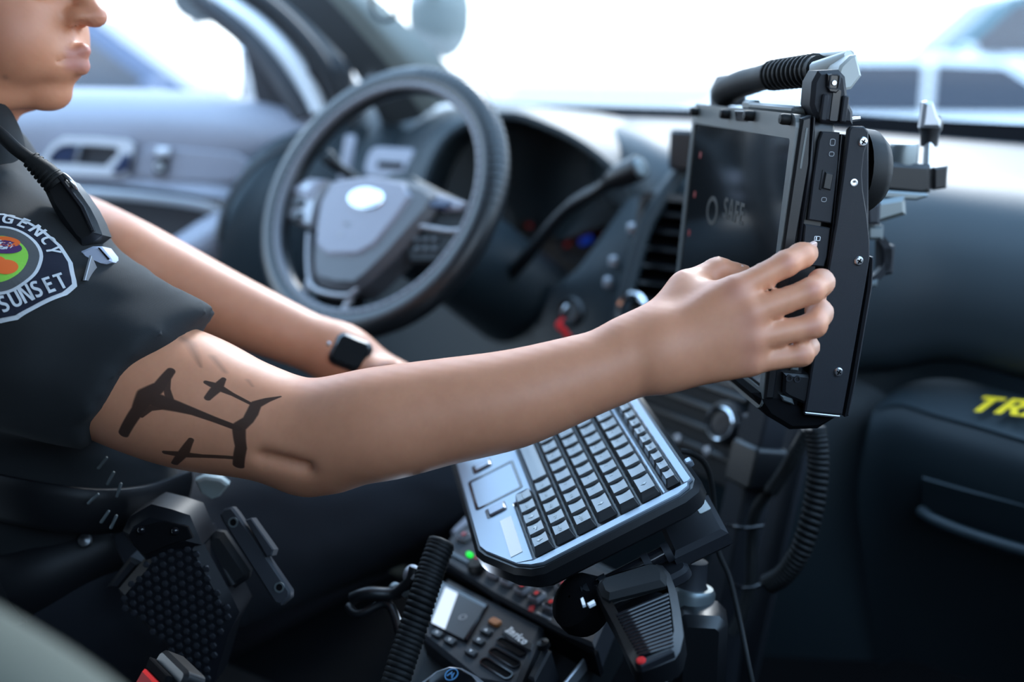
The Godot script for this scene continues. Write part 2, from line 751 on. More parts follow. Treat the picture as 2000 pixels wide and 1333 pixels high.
func make_materials() -> void:
	var grain := noise_tex(0.09, 256, 3, 3, FastNoiseLite.TYPE_CELLULAR)
	var fine := noise_tex(0.12, 256, 5, 4)
	var weave := Image.create(64, 64, false, Image.FORMAT_L8)
	for y in 64:
		for x in 64:
			var h := 0.5 + 0.5 * sin(TAU * (x + y) / 8.0) * (0.7 + 0.3 * sin(TAU * (x - y) / 8.0))
			weave.set_pixel(x, y, Color(h, h, h))
	var weave_t := ImageTexture.create_from_image(weave)
	mat("vinyl", Color(0.014, 0.022, 0.027), 0.5, 0.0, grain, 0.018, 26.0)
	mat("vinyl_dark", Color(0.007, 0.0085, 0.010), 0.55, 0.0, grain, 0.012, 26.0)
	mat("matte_black", Color(0.006, 0.006, 0.007), 0.85)
	mat("black_plastic", Color(0.007, 0.0075, 0.009), 0.38, 0.0, fine, 0.004, 40.0)
	mat("rubber", Color(0.006, 0.0065, 0.007), 0.6, 0.0, fine, 0.006, 30.0)
	mat("dial_brown", Color(0.030, 0.020, 0.016), 0.6)
	mat("gloss_black", Color(0.008, 0.008, 0.010), 0.12)
	mat("powder_coat", Color(0.015, 0.016, 0.020), 0.55, 0.0, fine, 0.012, 90.0)
	mat("bright_trim", Color(0.62, 0.62, 0.66), 0.3, 0.2)
	mat("gunmetal", Color(0.20, 0.23, 0.24), 0.42, 0.75)
	mat("light_grey", Color(0.36, 0.38, 0.37), 0.45)
	mat("chrome", Color(0.80, 0.81, 0.83), 0.16, 1.0)
	mat("steel", Color(0.55, 0.56, 0.58), 0.3, 1.0)
	mat("satin_silver", Color(0.42, 0.43, 0.46), 0.42, 0.8)
	mat("door_vinyl", Color(0.24, 0.24, 0.28), 0.5, 0.0, grain, 0.015, 20.0)
	mat("door_dark", Color(0.020, 0.020, 0.025), 0.55)
	mat("white_paint", Color(0.78, 0.78, 0.80), 0.3)
	M.white_paint.clearcoat_enabled = true
	M.white_paint.clearcoat = 0.6
	mat("pillar_trim", Color(0.16, 0.18, 0.17), 0.75, 0.0, fine, 0.01, 30.0)
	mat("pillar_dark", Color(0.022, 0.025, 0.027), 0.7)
	mat("seal", Color(0.016, 0.016, 0.018), 0.6)
	mat("headliner", Color(0.30, 0.30, 0.29), 0.95)
	mat("carpet", Color(0.004, 0.004, 0.0045), 0.98, 0.0, fine, 0.1, 30.0)
	mat("seat_cloth", Color(0.010, 0.0105, 0.012), 0.92, 0.0, weave_t, 0.02, 40.0)
	mat("beige_cover", Color(0.085, 0.09, 0.072), 0.95)
	mat("leather", Color(0.012, 0.014, 0.016), 0.30, 0.0, grain, 0.02, 40.0)
	mat("stitch_band", Color(0.13, 0.13, 0.145), 0.42)
	mat("spoke_silver", Color(0.32, 0.32, 0.34), 0.4, 0.5)
	mat("airbag", Color(0.070, 0.072, 0.080), 0.42, 0.0, grain, 0.01, 40.0)
	mat("emblem", Color(0.75, 0.77, 0.8), 0.25, 0.6)
	mat("key_cap", Color(0.013, 0.014, 0.016), 0.33)
	M.key_cap.metallic_specular = 0.7
	M.key_cap.clearcoat_enabled = true
	M.key_cap.clearcoat = 0.7
	M.key_cap.clearcoat_roughness = 0.22
	mat("key_print", Color(0.55, 0.62, 0.65), 0.6)
	mat("key_plate", Color(0.27, 0.31, 0.36), 0.36, 0.7)
	mat("key_well", Color(0.008, 0.008, 0.009), 0.6)
	mat("touch_pad", Color(0.19, 0.21, 0.25), 0.24, 0.6)
	mat("sticker", Color(0.66, 0.68, 0.66), 0.55)
	mat("screen_glass", Color(0.008, 0.009, 0.010), 0.09)
	mat("bezel", Color(0.10, 0.11, 0.11), 0.35)
	mat("print_grey", Color(0.30, 0.31, 0.33), 0.6)
	mat("print_white", Color(0.75, 0.77, 0.80), 0.6)
	mat("yellow", Color(0.85, 0.58, 0.01), 0.55)
	mat("yellow_tag", Color(0.72, 0.66, 0.03), 0.6)
	mat("red_plastic", Color(0.62, 0.02, 0.02), 0.6)
	M.red_plastic.metallic_specular = 0.25
	mat("orange_key", Color(0.35, 0.12, 0.03), 0.5)
	mat("console_grey", Color(0.030, 0.032, 0.038), 0.55)
	mat("button_rim", Color(0.32, 0.31, 0.33), 0.5)
	mat("button_cap", Color(0.02, 0.02, 0.023), 0.35)
	mat("shirt", Color(0.0065, 0.0085, 0.0105), 0.85, 0.0, weave_t, 0.012, 120.0)
	M.shirt.rim_enabled = true
	M.shirt.rim = 0.12
	mat("trousers", Color(0.005, 0.0065, 0.011), 0.9, 0.0, weave_t, 0.015, 110.0)
	mat("belt_black", Color(0.006, 0.0065, 0.008), 0.5)
	mat("stud", Color(0.016, 0.017, 0.022), 0.45)
	mat("holster", Color(0.006, 0.0065, 0.009), 0.5)
	mat("patch_blue", Color(0.006, 0.008, 0.022), 0.85)
	mat("patch_white", Color(0.55, 0.58, 0.62), 0.85)
	mat("patch_grey", Color(0.075, 0.08, 0.085), 0.85)
	mat("patch_green", Color(0.22, 0.55, 0.06), 0.85)
	mat("patch_orange", Color(0.75, 0.13, 0.02), 0.85)
	mat("patch_purple", Color(0.06, 0.02, 0.10), 0.85)
	mat("hair", Color(0.03, 0.02, 0.014), 0.6)
	mat("iris", Color(0.05, 0.03, 0.02), 0.2)
	mat("nail", Color(0.72, 0.50, 0.44), 0.35)
	mat("watch_band", Color(0.010, 0.020, 0.055), 0.5)
	mat("blue_face", Color(0.42, 0.47, 0.60), 0.4)
	mat("emblem_blue", Color(0.10, 0.30, 0.55), 0.4)
	mat("pale_tag", Color(0.40, 0.48, 0.48), 0.5)
	mat("asphalt", Color(0.30, 0.30, 0.30), 0.95)
	mat("car_silver", Color(0.055, 0.075, 0.14), 0.35)
	mat("car_white", Color(0.74, 0.76, 0.78), 0.3)
	mat("car_blue", Color(0.02, 0.03, 0.07), 0.3)
	mat("car_teal", Color(0.07, 0.15, 0.17), 0.3)
	mat("car_glass", Color(0.03, 0.04, 0.06), 0.06)
	mat("tyre", Color(0.015, 0.015, 0.015), 0.8)
	mat("tail_lamp", Color(0.5, 0.02, 0.02), 0.3)
	mat("lamp_lens", Color(0.7, 0.72, 0.74), 0.2)
	for k in ["holster", "belt_black", "vinyl_dark", "rubber", "console_grey", "powder_coat", "seal"]:
		M[k].metallic_specular = 0.36
	M.matte_black.metallic_specular = 0.15
	M.carpet.metallic_specular = 0.1
	M.vinyl.metallic_specular = 0.46
	M.vinyl.roughness = 0.52
	var g := mat("pane", Color(0.9, 0.95, 0.95), 0.02)
	g.transparency = BaseMaterial3D.TRANSPARENCY_ALPHA
	g.albedo_color.a = 0.03
	glow("led_green", Color(0.05, 1.0, 0.25), 0.55)
	glow("led_red", Color(1.0, 0.06, 0.05), 0.13)
	glow("dim_red", Color(1.0, 0.14, 0.08), 0.045)
	glow("glow_white", Color(0.82, 0.90, 1.0), 0.45)
	glow("display_dark", Color(0.12, 0.10, 0.22), 0.02)
	glow("display_blue", Color(0.10, 0.35, 1.0), 0.07)
	glow("screen_mark", Color(0.5, 0.55, 0.40), 0.006)
	var s := mat("skin", Color(1, 1, 1), 0.48)
	s.vertex_color_use_as_albedo = true
	s.subsurf_scatter_enabled = true
	s.subsurf_scatter_strength = 0.12
	s.albedo_texture = ImageTexture.create_from_image(tattoo_image())
	s.texture_repeat = false


# ink on the upper arm: u runs along the arm, v round it
func tattoo_image() -> Image:
	var im := Image.create(1024, 1024, false, Image.FORMAT_RGB8)
	im.fill(Color.WHITE)
	var ink := Color(0.30, 0.31, 0.33)
	var strokes := [
		[[[0.513, 0.405], [0.505, 0.508], [0.485, 0.576], [0.475, 0.657], [0.447, 0.805]], [9, 13, 20, 13, 11], 0.95],
		[[[0.513, 0.428], [0.521, 0.506], [0.535, 0.561]], [5, 7, 9], 0.9],
		[[[0.485, 0.68], [0.50, 0.63], [0.535, 0.59]], [5, 7, 9], 0.9],
		[[[0.485, 0.576], [0.519, 0.583], [0.552, 0.582], [0.586, 0.584], [0.632, 0.595], [0.690, 0.609]], [17, 19, 15, 11, 9, 9], 0.95],
		[[[0.744, 0.295], [0.722, 0.357], [0.705, 0.416], [0.705, 0.48], [0.702, 0.536], [0.688, 0.599], [0.694, 0.659], [0.701, 0.725], [0.697, 0.866]], [2, 7, 11, 12, 11, 14, 13, 12, 12], 0.92],
		[[[0.618, 0.325], [0.616, 0.398], [0.606, 0.485]], [5, 11, 7], 0.92],
		[[[0.590, 0.393], [0.615, 0.393], [0.650, 0.405], [0.695, 0.424]], [6, 12, 6, 5], 0.92],
		[[[0.595, 0.749], [0.580, 0.84], [0.550, 0.95]], [6, 11, 7], 0.85],
		[[[0.537, 0.865], [0.574, 0.857], [0.622, 0.842], [0.691, 0.809]], [6, 10, 6, 6], 0.85],
		[[[0.470, 0.16], [0.508, 0.182], [0.539, 0.252], [0.563, 0.311]], [18, 18, 14, 6], 0.28],
		[[[0.571, 0.21], [0.612, 0.274]], [14, 10], 0.25],
		[[[0.664, 0.266], [0.679, 0.297]], [9, 6], 0.22],
	]
	for s in strokes:
		var pts: Array = s[0]
		for i in pts.size() - 1:
			var a := Vector2(pts[i][0], pts[i][1]) * 1024.0
			var b := Vector2(pts[i + 1][0], pts[i + 1][1]) * 1024.0
			# one pixel of u is less skin than one of v, so a dab is an ellipse
			var steps := int(a.distance_to(b) / 2.0) + 1
			for k in steps:
				var f := float(k) / steps
				var p := a.lerp(b, f)
				var r: float = lerpf(s[1][i], s[1][i + 1], f)
				dab(im, p, r * 1.12, r * 2.1, ink, s[2])
	return im


func dab(im: Image, p: Vector2, rx: float, ry: float, ink: Color, strength: float) -> void:
	for y in range(int(p.y - ry) - 1, int(p.y + ry) + 2):
		for x in range(int(p.x - rx) - 1, int(p.x + rx) + 2):
			if x < 0 or y < 0 or x > 1023 or y > 1023:
				continue
			var q := Vector2((x - p.x) / rx, (y - p.y) / ry).length()
			var s := clampf((1.1 - q) * 4.0, 0.0, 1.0) * strength
			if strength < 0.5:
				s = clampf(1.0 - q, 0.0, 1.0) * strength
			var want := Color.WHITE.lerp(ink, s)
			var have := im.get_pixel(x, y)
			im.set_pixel(x, y, Color(minf(have.r, want.r), minf(have.g, want.g), minf(have.b, want.b)))


# ---------------------------------------------------------------- the car's body around the seats
func plate(called: String, s: Vector3, c: Vector3, m: Material, b := Basis(), label := "") -> MeshInstance3D:
	return struct(called, box(s, 0.004), m, Transform3D(b, c), label)


func build_shell() -> void:
	plate("ground", Vector3(120, 120, 0.1), Vector3(0, -0.05, 0), M.asphalt, Basis(Vector3.RIGHT, -PI / 2), "pale concrete ground of the car park outside")
	plate("floor", Vector3(1.62, 0.06, 3.2), Vector3(-0.62, 0.37, -0.35), M.carpet, Basis(), "black carpeted floor of the car")
	plate("ceiling", Vector3(1.5, 0.06, 2.6), Vector3(-0.62, 1.80, 0.35), M.headliner, Basis(), "grey cloth headliner under the car roof")
	plate("wall_left", Vector3(0.06, 0.42, 1.4), Vector3(-1.41, 0.58, -1.0), M.door_dark, Basis(), "door sill on the driver's side")
	plate("wall_left_rear", Vector3(0.08, 1.44, 1.6), Vector3(-1.41, 1.08, 0.85), M.door_dark, Basis(), "rear side of the car behind the driver")
	plate("wall_right", Vector3(0.06, 0.86, 2.1), Vector3(0.19, 0.79, -0.75), M.door_dark, Basis(), "unseen passenger door, added shut to cut side light")  # unseen door, added closed to reduce fill from the right
	plate("wall_right_rear", Vector3(0.08, 1.44, 1.3), Vector3(0.19, 1.08, 1.0), M.door_dark, Basis(), "rear side of the car behind the passenger")
	plate("wall_back", Vector3(1.6, 1.44, 0.06), Vector3(-0.62, 1.08, 1.62), M.door_dark, Basis(), "back of the car")
	plate("wall_front", Vector3(1.62, 0.8, 0.05), Vector3(-0.62, 0.74, -1.93), M.matte_black, Basis(), "firewall ahead of the pedals")
	# bonnet, its rear edge just below the windscreen
	plate("bonnet", Vector3(1.6, 0.06, 0.95), Vector3(-0.62, 1.10, -2.42), M.white_paint, Basis(Vector3.RIGHT, -0.06), "white bonnet ahead of the windscreen")
	# windscreen: a curved pane from the cowl to the roof
	var rows := []
	for k in 9:
		var f := k / 8.0
		var row := []
		for j in 13:
			var x := -1.36 + 1.48 * j / 12.0
			var q := (j - 6) / 6.0
			row.append(Vector3(x, lerpf(1.225, 1.77, f), lerpf(-1.92, -0.98, f) + 0.10 * q * q))
		rows.append(row)
	struct("window_1", sheet(rows, 0.004), M.pane, Transform3D(), "clear curved windscreen pane")


# ---------------------------------------------------------------- parked cars beyond the glass
func parked_car(label: String, t: Transform3D, paint: Material, tall := 1.0, top: Material = null) -> void:
	var c := thing("parked_car", label, "car", t, "parked cars outside")
	var side := [[-2.3, 0.35], [-2.35, 0.75], [-2.1, 0.92], [-1.15, 1.02], [-1.0, 1.03], [1.75, 1.05], [2.2, 1.02], [2.35, 0.8], [2.3, 0.35]]
	var p := PackedVector2Array()
	for q in side:
		p.append(V(q[0], q[1] * tall))
	part(c, "body", slab(p, -0.9, 0.9, 0.08, true), paint)
	var cab := PackedVector2Array()
	for q in [[-1.05, 1.0], [-0.25, 1.56], [0.1, 1.62], [1.2, 1.62], [1.65, 1.5], [2.05, 1.02]]:
		cab.append(V(q[0], q[1] * tall))
	part(c, "roof", slab(cab, -0.78, 0.78, 0.10, true), top if top else paint)
	for s in [-1, 1]:
		for w in [[[-0.85, 1.05], [-0.2, 1.5], [0.38, 1.53], [0.38, 1.05]], [[0.46, 1.05], [0.46, 1.53], [1.1, 1.53], [1.35, 1.05]]]:
			var g := PackedVector2Array()
			for q in w:
				g.append(V(q[0], q[1] * tall))
			part(c, "window", slab(g, 0.0, 0.012, 0.004), M.car_glass, Transform3D(Basis(Vector3.UP, 0.0 if s > 0 else PI), Vector3(0, 0, 0.775 * s)) if s > 0 else at(0, 0, -0.787))
		for x in [-1.45, 1.4]:
			var w2 := part(c, "wheel", lathe([V(0.001, -0.11), V(0.3, -0.11), V(0.34, -0.08), V(0.34, 0.08), V(0.3, 0.11), V(0.001, 0.11)], 24), M.tyre, Transform3D(Basis(Vector3.RIGHT, PI / 2), Vector3(x, 0.34, 0.82 * s)))
			part(w2, "rim", lathe([V(0.001, -0.125), V(0.2, -0.12), V(0.21, -0.1), V(0.21, 0.1), V(0.2, 0.12), V(0.001, 0.125)], 20), M.satin_silver)
		part(c, "mirror", box(Vector3(0.14, 0.13, 0.2), 0.04), paint, at(-0.78, 1.08 * tall, 0.95 * s))
		part(c, "headlight", box(Vector3(0.12, 0.14, 0.4), 0.03), M.lamp_lens, at(-2.25, 0.76 * tall, 0.6 * s))
		part(c, "tail_light", box(Vector3(0.1, 0.25, 0.2), 0.03), M.tail_lamp, at(2.27, 0.85 * tall, 0.72 * s))
	var ws := PackedVector2Array([V(-0.66, 0), V(0.66, 0), V(0.58, 0.88), V(-0.58, 0.88)])
	var wb := Basis(Vector3(0, 0, -1), Vector3(0.82, 0.57 * tall, 0).normalized(), Vector3(-0.57, 0.82, 0).normalized())
	part(c, "windscreen", slab(ws, 0.0, 0.02, 0.01), M.car_glass, Transform3D(wb, Vector3(-0.97, 1.06 * tall, 0)))


# a place beside which the car's windscreen foot stands, nose to the right (-1) or left (1) of the lens
func side_on(foot: Vector3, way: float) -> Transform3D:
	var r := Vector3(cam_basis.x.x, 0, cam_basis.x.z).normalized() * way
	return Transform3D(Basis(r, Vector3.UP, r.cross(Vector3.UP)), Vector3(foot.x, 0, foot.z) + r * 1.05)


func build_outside() -> void:
	parked_car("pale blue parked car beyond the open driver's door", side_on(P(432, 114, 9.0), -1.0), M.car_silver, 1.05)
	parked_car("tall white parked car with teal cab at the top right", side_on(P(1795, 114, 15.0), 1.0), M.car_white, 1.34, M.car_teal)
	parked_car("low white parked car at the right edge, ahead of the tall one", side_on(P(2080, 114, 10.5), -1.0), M.car_white, 0.86)


# ---------------------------------------------------------------- dashboard
func build_dashboard() -> void:
	var d := thing("dashboard", "dark blue-grey grained dashboard running under the windscreen", "dashboard")
	var px := [1150, 1250, 1450, 1700, 1850, 2000, 2150]
	var cy := [217, 227, 238, 258, 270, 282, 294]
	var cd := [2.02, 1.92, 1.84, 1.75, 1.70, 1.65, 1.60]
	var D := [1.82, 1.58, 1.45, 1.36, 1.30, 1.25, 1.20]
	var low := [360, 430, 700, 716, 694, 730, 775]
	var rows := [[], [], [], [], [], [], [], [], []]
	for i in px.size():
		var x: float = px[i]
		var l: float = low[i]
		var top: float = cy[i] + 4
		var h: float = l - top
		rows[0].append([x, top, cd[i]])
		rows[1].append([x, top + 0.075 * h, D[i] + 0.22])
		rows[2].append([x, top + 0.15 * h, D[i] + 0.105])
		rows[3].append([x, top + 0.26 * h, D[i] + 0.048])
		rows[4].append([x, top + 0.45 * h, D[i] + 0.014])
		rows[5].append([x, top + 0.66 * h, D[i]])
		rows[6].append([x, top + 0.85 * h, D[i] + 0.004])
		rows[7].append([x, l, D[i] + 0.022])
		rows[8].append([x, l + 14, D[i] + 0.075])
	part(d, "passenger_pad", patch(pxrows(rows), 0.008, 5, 5), M.vinyl)
	# black band and grey lip at the foot of the windscreen
	part(d, "cowl_band", patch(pxrows([[[960, 200, 2.09], [1090, 205, 2.01], [1370, 214, 1.88], [1700, 228, 1.76], [2000, 242, 1.66], [2200, 252, 1.60]], [[960, 215, 2.085], [1090, 222, 2.005], [1370, 237, 1.87], [1700, 262, 1.75], [2000, 287, 1.65], [2200, 303, 1.59]]]), 0.006), M.matte_black)
	part(d, "defroster_strip", patch(pxrows([[[1180, 224, 1.965], [1370, 233, 1.868], [1700, 258, 1.745], [2000, 281, 1.642], [2200, 296, 1.58]], [[1180, 233, 1.93], [1370, 244, 1.83], [1700, 271, 1.70], [2000, 296, 1.60], [2200, 312, 1.54]]]), 0.005), M.console_grey)
	# hood over the dials
	var lip := [[812, 470, 1.71], [828, 360, 1.72], [880, 262, 1.72], [985, 224, 1.70], [1070, 246, 1.67], [1150, 290, 1.64], [1215, 350, 1.61], [1250, 415, 1.60]]
	var crest := [[775, 470, 1.73], [795, 340, 1.76], [855, 236, 1.78], [985, 208, 1.77], [1085, 222, 1.74], [1175, 258, 1.71], [1248, 312, 1.67], [1290, 390, 1.64]]
	var back := [[720, 470, 1.86], [745, 320, 1.95], [830, 222, 2.02], [975, 204, 2.03], [1090, 213, 1.98], [1200, 228, 1.92], [1300, 262, 1.82], [1345, 330, 1.72]]
	part(d, "dial_hood", patch(pxrows([back, crest, lip]), 0.006, 4, 5), M.vinyl)
	var deep := []
	for q in lip:
		deep.append([q[0] + (1040 - q[0]) * 0.10 + 22, q[1] + (430 - q[1]) * 0.10, q[2] + 0.17])
	part(d, "hood_lining", patch(pxrows([lip, deep]), 0.004, 4, 4), M.vinyl)
	var shut := []
	for q in deep:
		shut.append([1060 + (q[0] - 1060) * 0.2, 470 + (q[1] - 470) * 0.05, q[2] + 0.02])
	part(d, "hood_back", patch(pxrows([deep, shut]), 0.004, 4, 3), M.vinyl)
	part(d, "outer_top", patch(pxrows([[[600, 205, 2.02], [700, 205, 2.03], [790, 205, 2.04], [850, 212, 2.04]], [[600, 250, 1.98], [700, 245, 1.98], [780, 240, 1.98], [840, 245, 1.96]], [[610, 340, 1.92], [700, 330, 1.90], [780, 330, 1.90], [830, 340, 1.88]], [[620, 480, 1.92], [700, 470, 1.90], [780, 470, 1.88], [830, 480, 1.86]]]), 0.008), M.vinyl)
	# dials
	var dt := frame(P(1090, 440, 1.86), Vector3(1, 0, 0.06), Vector3(0, 1, -0.35))
	var cl := thing("instrument_cluster", "dark instrument cluster with dim red dials under the hood", "gauges", dt)
	part(cl, "panel", slab(rrect(0.36, 0.17, 0.04, 5), -0.03, 0.0, 0.004), M.dial_brown)
	for g in [[-0.10, 0.0, 0.062], [0.055, -0.005, 0.05], [0.135, -0.01, 0.04]]:
		var r: float = g[2]
		var dial := part(cl, "dial", rim_mb(ngon(r, 32), ngon(r * 0.9, 32), 0.0, 0.008).mesh(), M.console_grey, at(g[0], g[1], 0))
		for k in 9:
			var a := deg_to_rad(220 - k * 32.5)
			part(dial, "tick", box(Vector3(0.010, 0.003, 0.002), 0.0005), M.dim_red, Transform3D(Basis(Vector3(0, 0, 1), a), Vector3(cos(a), sin(a), 0) * r * 0.75 + Vector3(0, 0, 0.002)))
		part(dial, "needle", slab(PackedVector2Array([V(-0.008, -0.002), V(r * 0.8, -0.0006), V(r * 0.8, 0.0006), V(-0.008, 0.002)]), 0.004, 0.006), M.led_red, Transform3D(Basis(Vector3(0, 0, 1), 3.6), Vector3.ZERO))
	var q2 := lp(dt, 1145, 470)
	part(cl, "blue_display", slab(rrect(0.022, 0.010, 0.003), 0.0, 0.003), M.display_blue, Transform3D(Basis(Vector3(0, 0, 1), 0.5), Vector3(q2.x, q2.y, 0)))
	q2 = lp(dt, 985, 435)
	part(cl, "warning_light", slab(rrect(0.012, 0.024, 0.004), 0.0, 0.003), M.led_red, at(q2.x, q2.y, 0))
	# face between the dials and the vents
	part(d, "centre_panel", patch(pxrows([[[1238, 372, 1.615], [1290, 345, 1.57], [1338, 322, 1.51]], [[1180, 455, 1.60], [1222, 440, 1.555], [1262, 425, 1.50]], [[1125, 528, 1.60], [1180, 525, 1.555], [1228, 520, 1.50]], [[1075, 575, 1.61], [1150, 620, 1.565], [1197, 640, 1.50]], [[1040, 700, 1.63], [1110, 740, 1.58], [1170, 790, 1.52]]]), 0.006), M.vinyl)
	for b in [[1198, 512], [1187, 553], [1234, 448]]:
		part(d, "panel_button", box(Vector3(0.012, 0.016, 0.008), 0.003), M.satin_silver, Transform3D(Basis(Vector3.UP, 0.5), P(b[0], b[1], 1.522)))
	# lower part of the fascia, behind the wheel and under the vents
	part(d, "knee_panel", patch(pxrows([[[420, 440, 1.85], [700, 470, 1.86], [900, 500, 1.80], [1080, 560, 1.70]], [[400, 560, 1.86], [700, 600, 1.86], [900, 620, 1.80], [1080, 660, 1.70]], [[420, 800, 1.90], [700, 820, 1.88], [900, 840, 1.82], [1080, 860, 1.70]]]), 0.01), M.vinyl)
	part(d, "lower_fascia", patch(pxrows([[[1040, 640, 1.66], [1200, 650, 1.56], [1420, 690, 1.49], [1620, 720, 1.46], [1780, 800, 1.44]], [[1080, 760, 1.62], [1250, 770, 1.53], [1450, 790, 1.47], [1620, 820, 1.45], [1780, 880, 1.43]], [[1100, 940, 1.62], [1280, 960, 1.54], [1460, 980, 1.48], [1640, 990, 1.46], [1790, 1000, 1.45]], [[1120, 1250, 1.66], [1280, 1260, 1.6], [1460, 1280, 1.55], [1660, 1290, 1.5], [1800, 1290, 1.49]]]), 0.01), M.vinyl)
	part(d, "end_panel", patch(pxrows([[[440, 400, 1.80], [500, 300, 1.84], [600, 250, 1.90], [720, 245, 1.96]], [[430, 470, 1.78], [500, 390, 1.80], [600, 350, 1.85], [720, 350, 1.92]], [[440, 600, 1.80], [520, 560, 1.82], [600, 540, 1.86], [740, 520, 1.92]]]), 0.01), M.vinyl)
	part(d, "end_panel_lip", tube(curve([P(425, 470, 1.77), P(445, 395, 1.775), P(500, 320, 1.80), P(580, 275, 1.85)], 6), 0.006, 8), M.black_plastic)
	# driver's outer vent seen through the wheel
	var vt := frame(P(760, 318, 1.80), Vector3(1, 0, 0), Vector3(0, 1, -0.4))
	var ov := part(d, "outer_vent", slab(rrect(0.10, 0.05, 0.018, 4), -0.02, 0.0, 0.004), M.door_vinyl, vt)
	part(ov, "slot", box(Vector3(0.05, 0.010, 0.006), 0.002), M.matte_black, at(0.004, -0.004, 0.001))
	part(d, "vent_trim", box(Vector3(0.02, 0.075, 0.012), 0.004), M.door_vinyl, frame(P(678, 310, 1.84), Vector3(1, 0, 0), Vector3(0, 1, -0.3)))
	# centre vents
	var ct := frame(P(1292, 500, 1.475), Vector3(1, 0, 0.1), Vector3(-0.28, 1, -0.22))
	var v := thing("air_vent", "black slatted air vent between the dials and the tablet", "vent", ct)
	part(v, "housing", slab(rrect(0.085, 0.155, 0.014, 4), -0.05, -0.022, 0.004), M.matte_black)
	part(v, "frame", rim_mb(rrect(0.085, 0.155, 0.014, 4), rrect(0.068, 0.138, 0.010, 4), -0.03, 0.004).mesh(), M.black_plastic)
	for k in 6:
		part(v, "slat", box(Vector3(0.07, 0.004, 0.022), 0.0015), M.black_plastic, Transform3D(Basis(Vector3.RIGHT, 0.45), Vector3(0, 0.055 - k * 0.022, -0.008)))
	part(d, "vent_surround", tube(curve([P(1346, 318, 1.47), P(1305, 372, 1.475), P(1262, 440, 1.475), P(1238, 520, 1.475), P(1215, 600, 1.475), P(1200, 660, 1.48)], 5), 0.010, 10), M.vinyl)
	part(d, "ashtray_ring", lathe([V(0.016, 0), V(0.021, 0.001), V(0.023, 0.006), V(0.020, 0.009), V(0.016, 0.007), V(0.016, 0)], 28), M.chrome, along(P(1238, 607, 1.44), Vector3(-0.1, 0.3, 1)))
	part(d, "tablet_shelf", box(Vector3(0.04, 0.05, 0.04), 0.004), M.black_plastic, at(P(1347, 292, 1.46).x, P(1347, 292, 1.46).y, P(1347, 292, 1.46).z))
	# small dome on the far end of the dash
	var dome := thing("dash_sensor", "small shiny dome sensor on the dash behind the wheel's top", "sensor", along(P(748, 150, 1.93), Vector3.UP))
	part(dome, "base", lathe([V(0.001, -0.012), V(0.03, -0.012), V(0.032, 0.0), V(0.026, 0.006), V(0.001, 0.006)], 20), M.chrome)
	part(dome, "cover", lathe([V(0.024, 0.006), V(0.022, 0.014), V(0.015, 0.020), V(0.001, 0.022)], 20), M.lamp_lens)
	# glove box
	var gb := thing("glove_box", "closed black glove box with a teal-grey upper lip", "glove box")
	var s0 := [[1702, 806, 1.365], [1752, 760, 1.385], [1822, 740, 1.37], [1900, 748, 1.335], [2000, 775, 1.28], [2150, 815, 1.21]]
	var s1 := [[1706, 800, 1.355], [1757, 790, 1.335], [1826, 810, 1.30], [1900, 830, 1.26], [2000, 860, 1.21], [2150, 903, 1.14]]
	part(gb, "upper_lip", patch(pxrows([s0, s1]), 0.006, 4, 6), M.vinyl)
	var f0 := []
	var f1 := []
	var f2 := []
	var f3 := []
	for q in s1:
		f0.append([q[0] - 2, q[1] + 7, q[2] - 0.006])
		f1.append([q[0] - 16, q[1] + 70, q[2] - 0.004])
		f2.append([q[0] - 30, q[1] + 200, q[2] + 0.03])
		f3.append([q[0] + 10, q[1] + 500, q[2] + 0.12])
	part(gb, "door", patch(pxrows([f0, f1, f2, f3]), 0.008, 4, 5), M.vinyl)
	part(gb, "handle_lip", tube(curve([P(1800, 1000, 1.295), P(1822, 1016, 1.275), P(1880, 1040, 1.25), P(1960, 1066, 1.215), P(2080, 1100, 1.17)], 6), 0.007, 10), M.vinyl)
	part(gb, "handle_recess", patch(pxrows([[[1800, 935, 1.285], [1880, 958, 1.25], [1980, 985, 1.21], [2080, 1012, 1.17]], [[1802, 990, 1.30], [1880, 1024, 1.27], [1980, 1056, 1.23], [2080, 1086, 1.19]]]), 0.004), M.vinyl)
	part(d, "glove_recess", patch(pxrows([[[1620, 700, 1.52], [1760, 690, 1.49], [1900, 690, 1.44], [2150, 760, 1.36]], [[1620, 900, 1.52], [1760, 880, 1.50], [1900, 900, 1.46], [2150, 960, 1.38]]]), 0.008), M.vinyl)
	var tp := P(1872, 818, 1.272)
	var tx := P(2000, 832, 1.212) - tp
	var ty := P(1906, 760, 1.32) - tp
	var tf := frame(tp, tx, ty)
	var word := text("TRA", 0.040, 0.0008, false, true)
	word.horizontal_alignment = HORIZONTAL_ALIGNMENT_LEFT
	word.vertical_alignment = VERTICAL_ALIGNMENT_BOTTOM
	tf.origin += tf.basis.z * 0.004
	tf.basis = tf.basis * Basis(Vector3(1.3, 0, 0), Vector3(0.12, 1.15, 0), Vector3(0, 0, 1))
	part(gb, "lettering", word, M.yellow, tf, "yellow bold capital letters")
	# climate knob and lower controls
	var kn := thing("climate_knob", "chrome-ringed round control knob below the tablet", "knob", along(P(1414, 828, 1.33), Vector3(-0.25, 0.25, 1)))
	part(kn, "ring", lathe([V(0.0155, 0.0), V(0.0205, 0.0), V(0.0205, 0.008), V(0.0185, 0.0105), V(0.0165, 0.0095), V(0.0155, 0.004)], 36), M.chrome)
	part(kn, "cap", lathe([V(0.001, 0.0), V(0.0156, 0.0), V(0.0150, 0.005), V(0.013, 0.006), V(0.001, 0.0055)], 32), M.button_cap)
	part(kn, "bezel", lathe([V(0.001, -0.012), V(0.027, -0.012), V(0.026, 0.0), V(0.0206, 0.001)], 32), M.black_plastic)
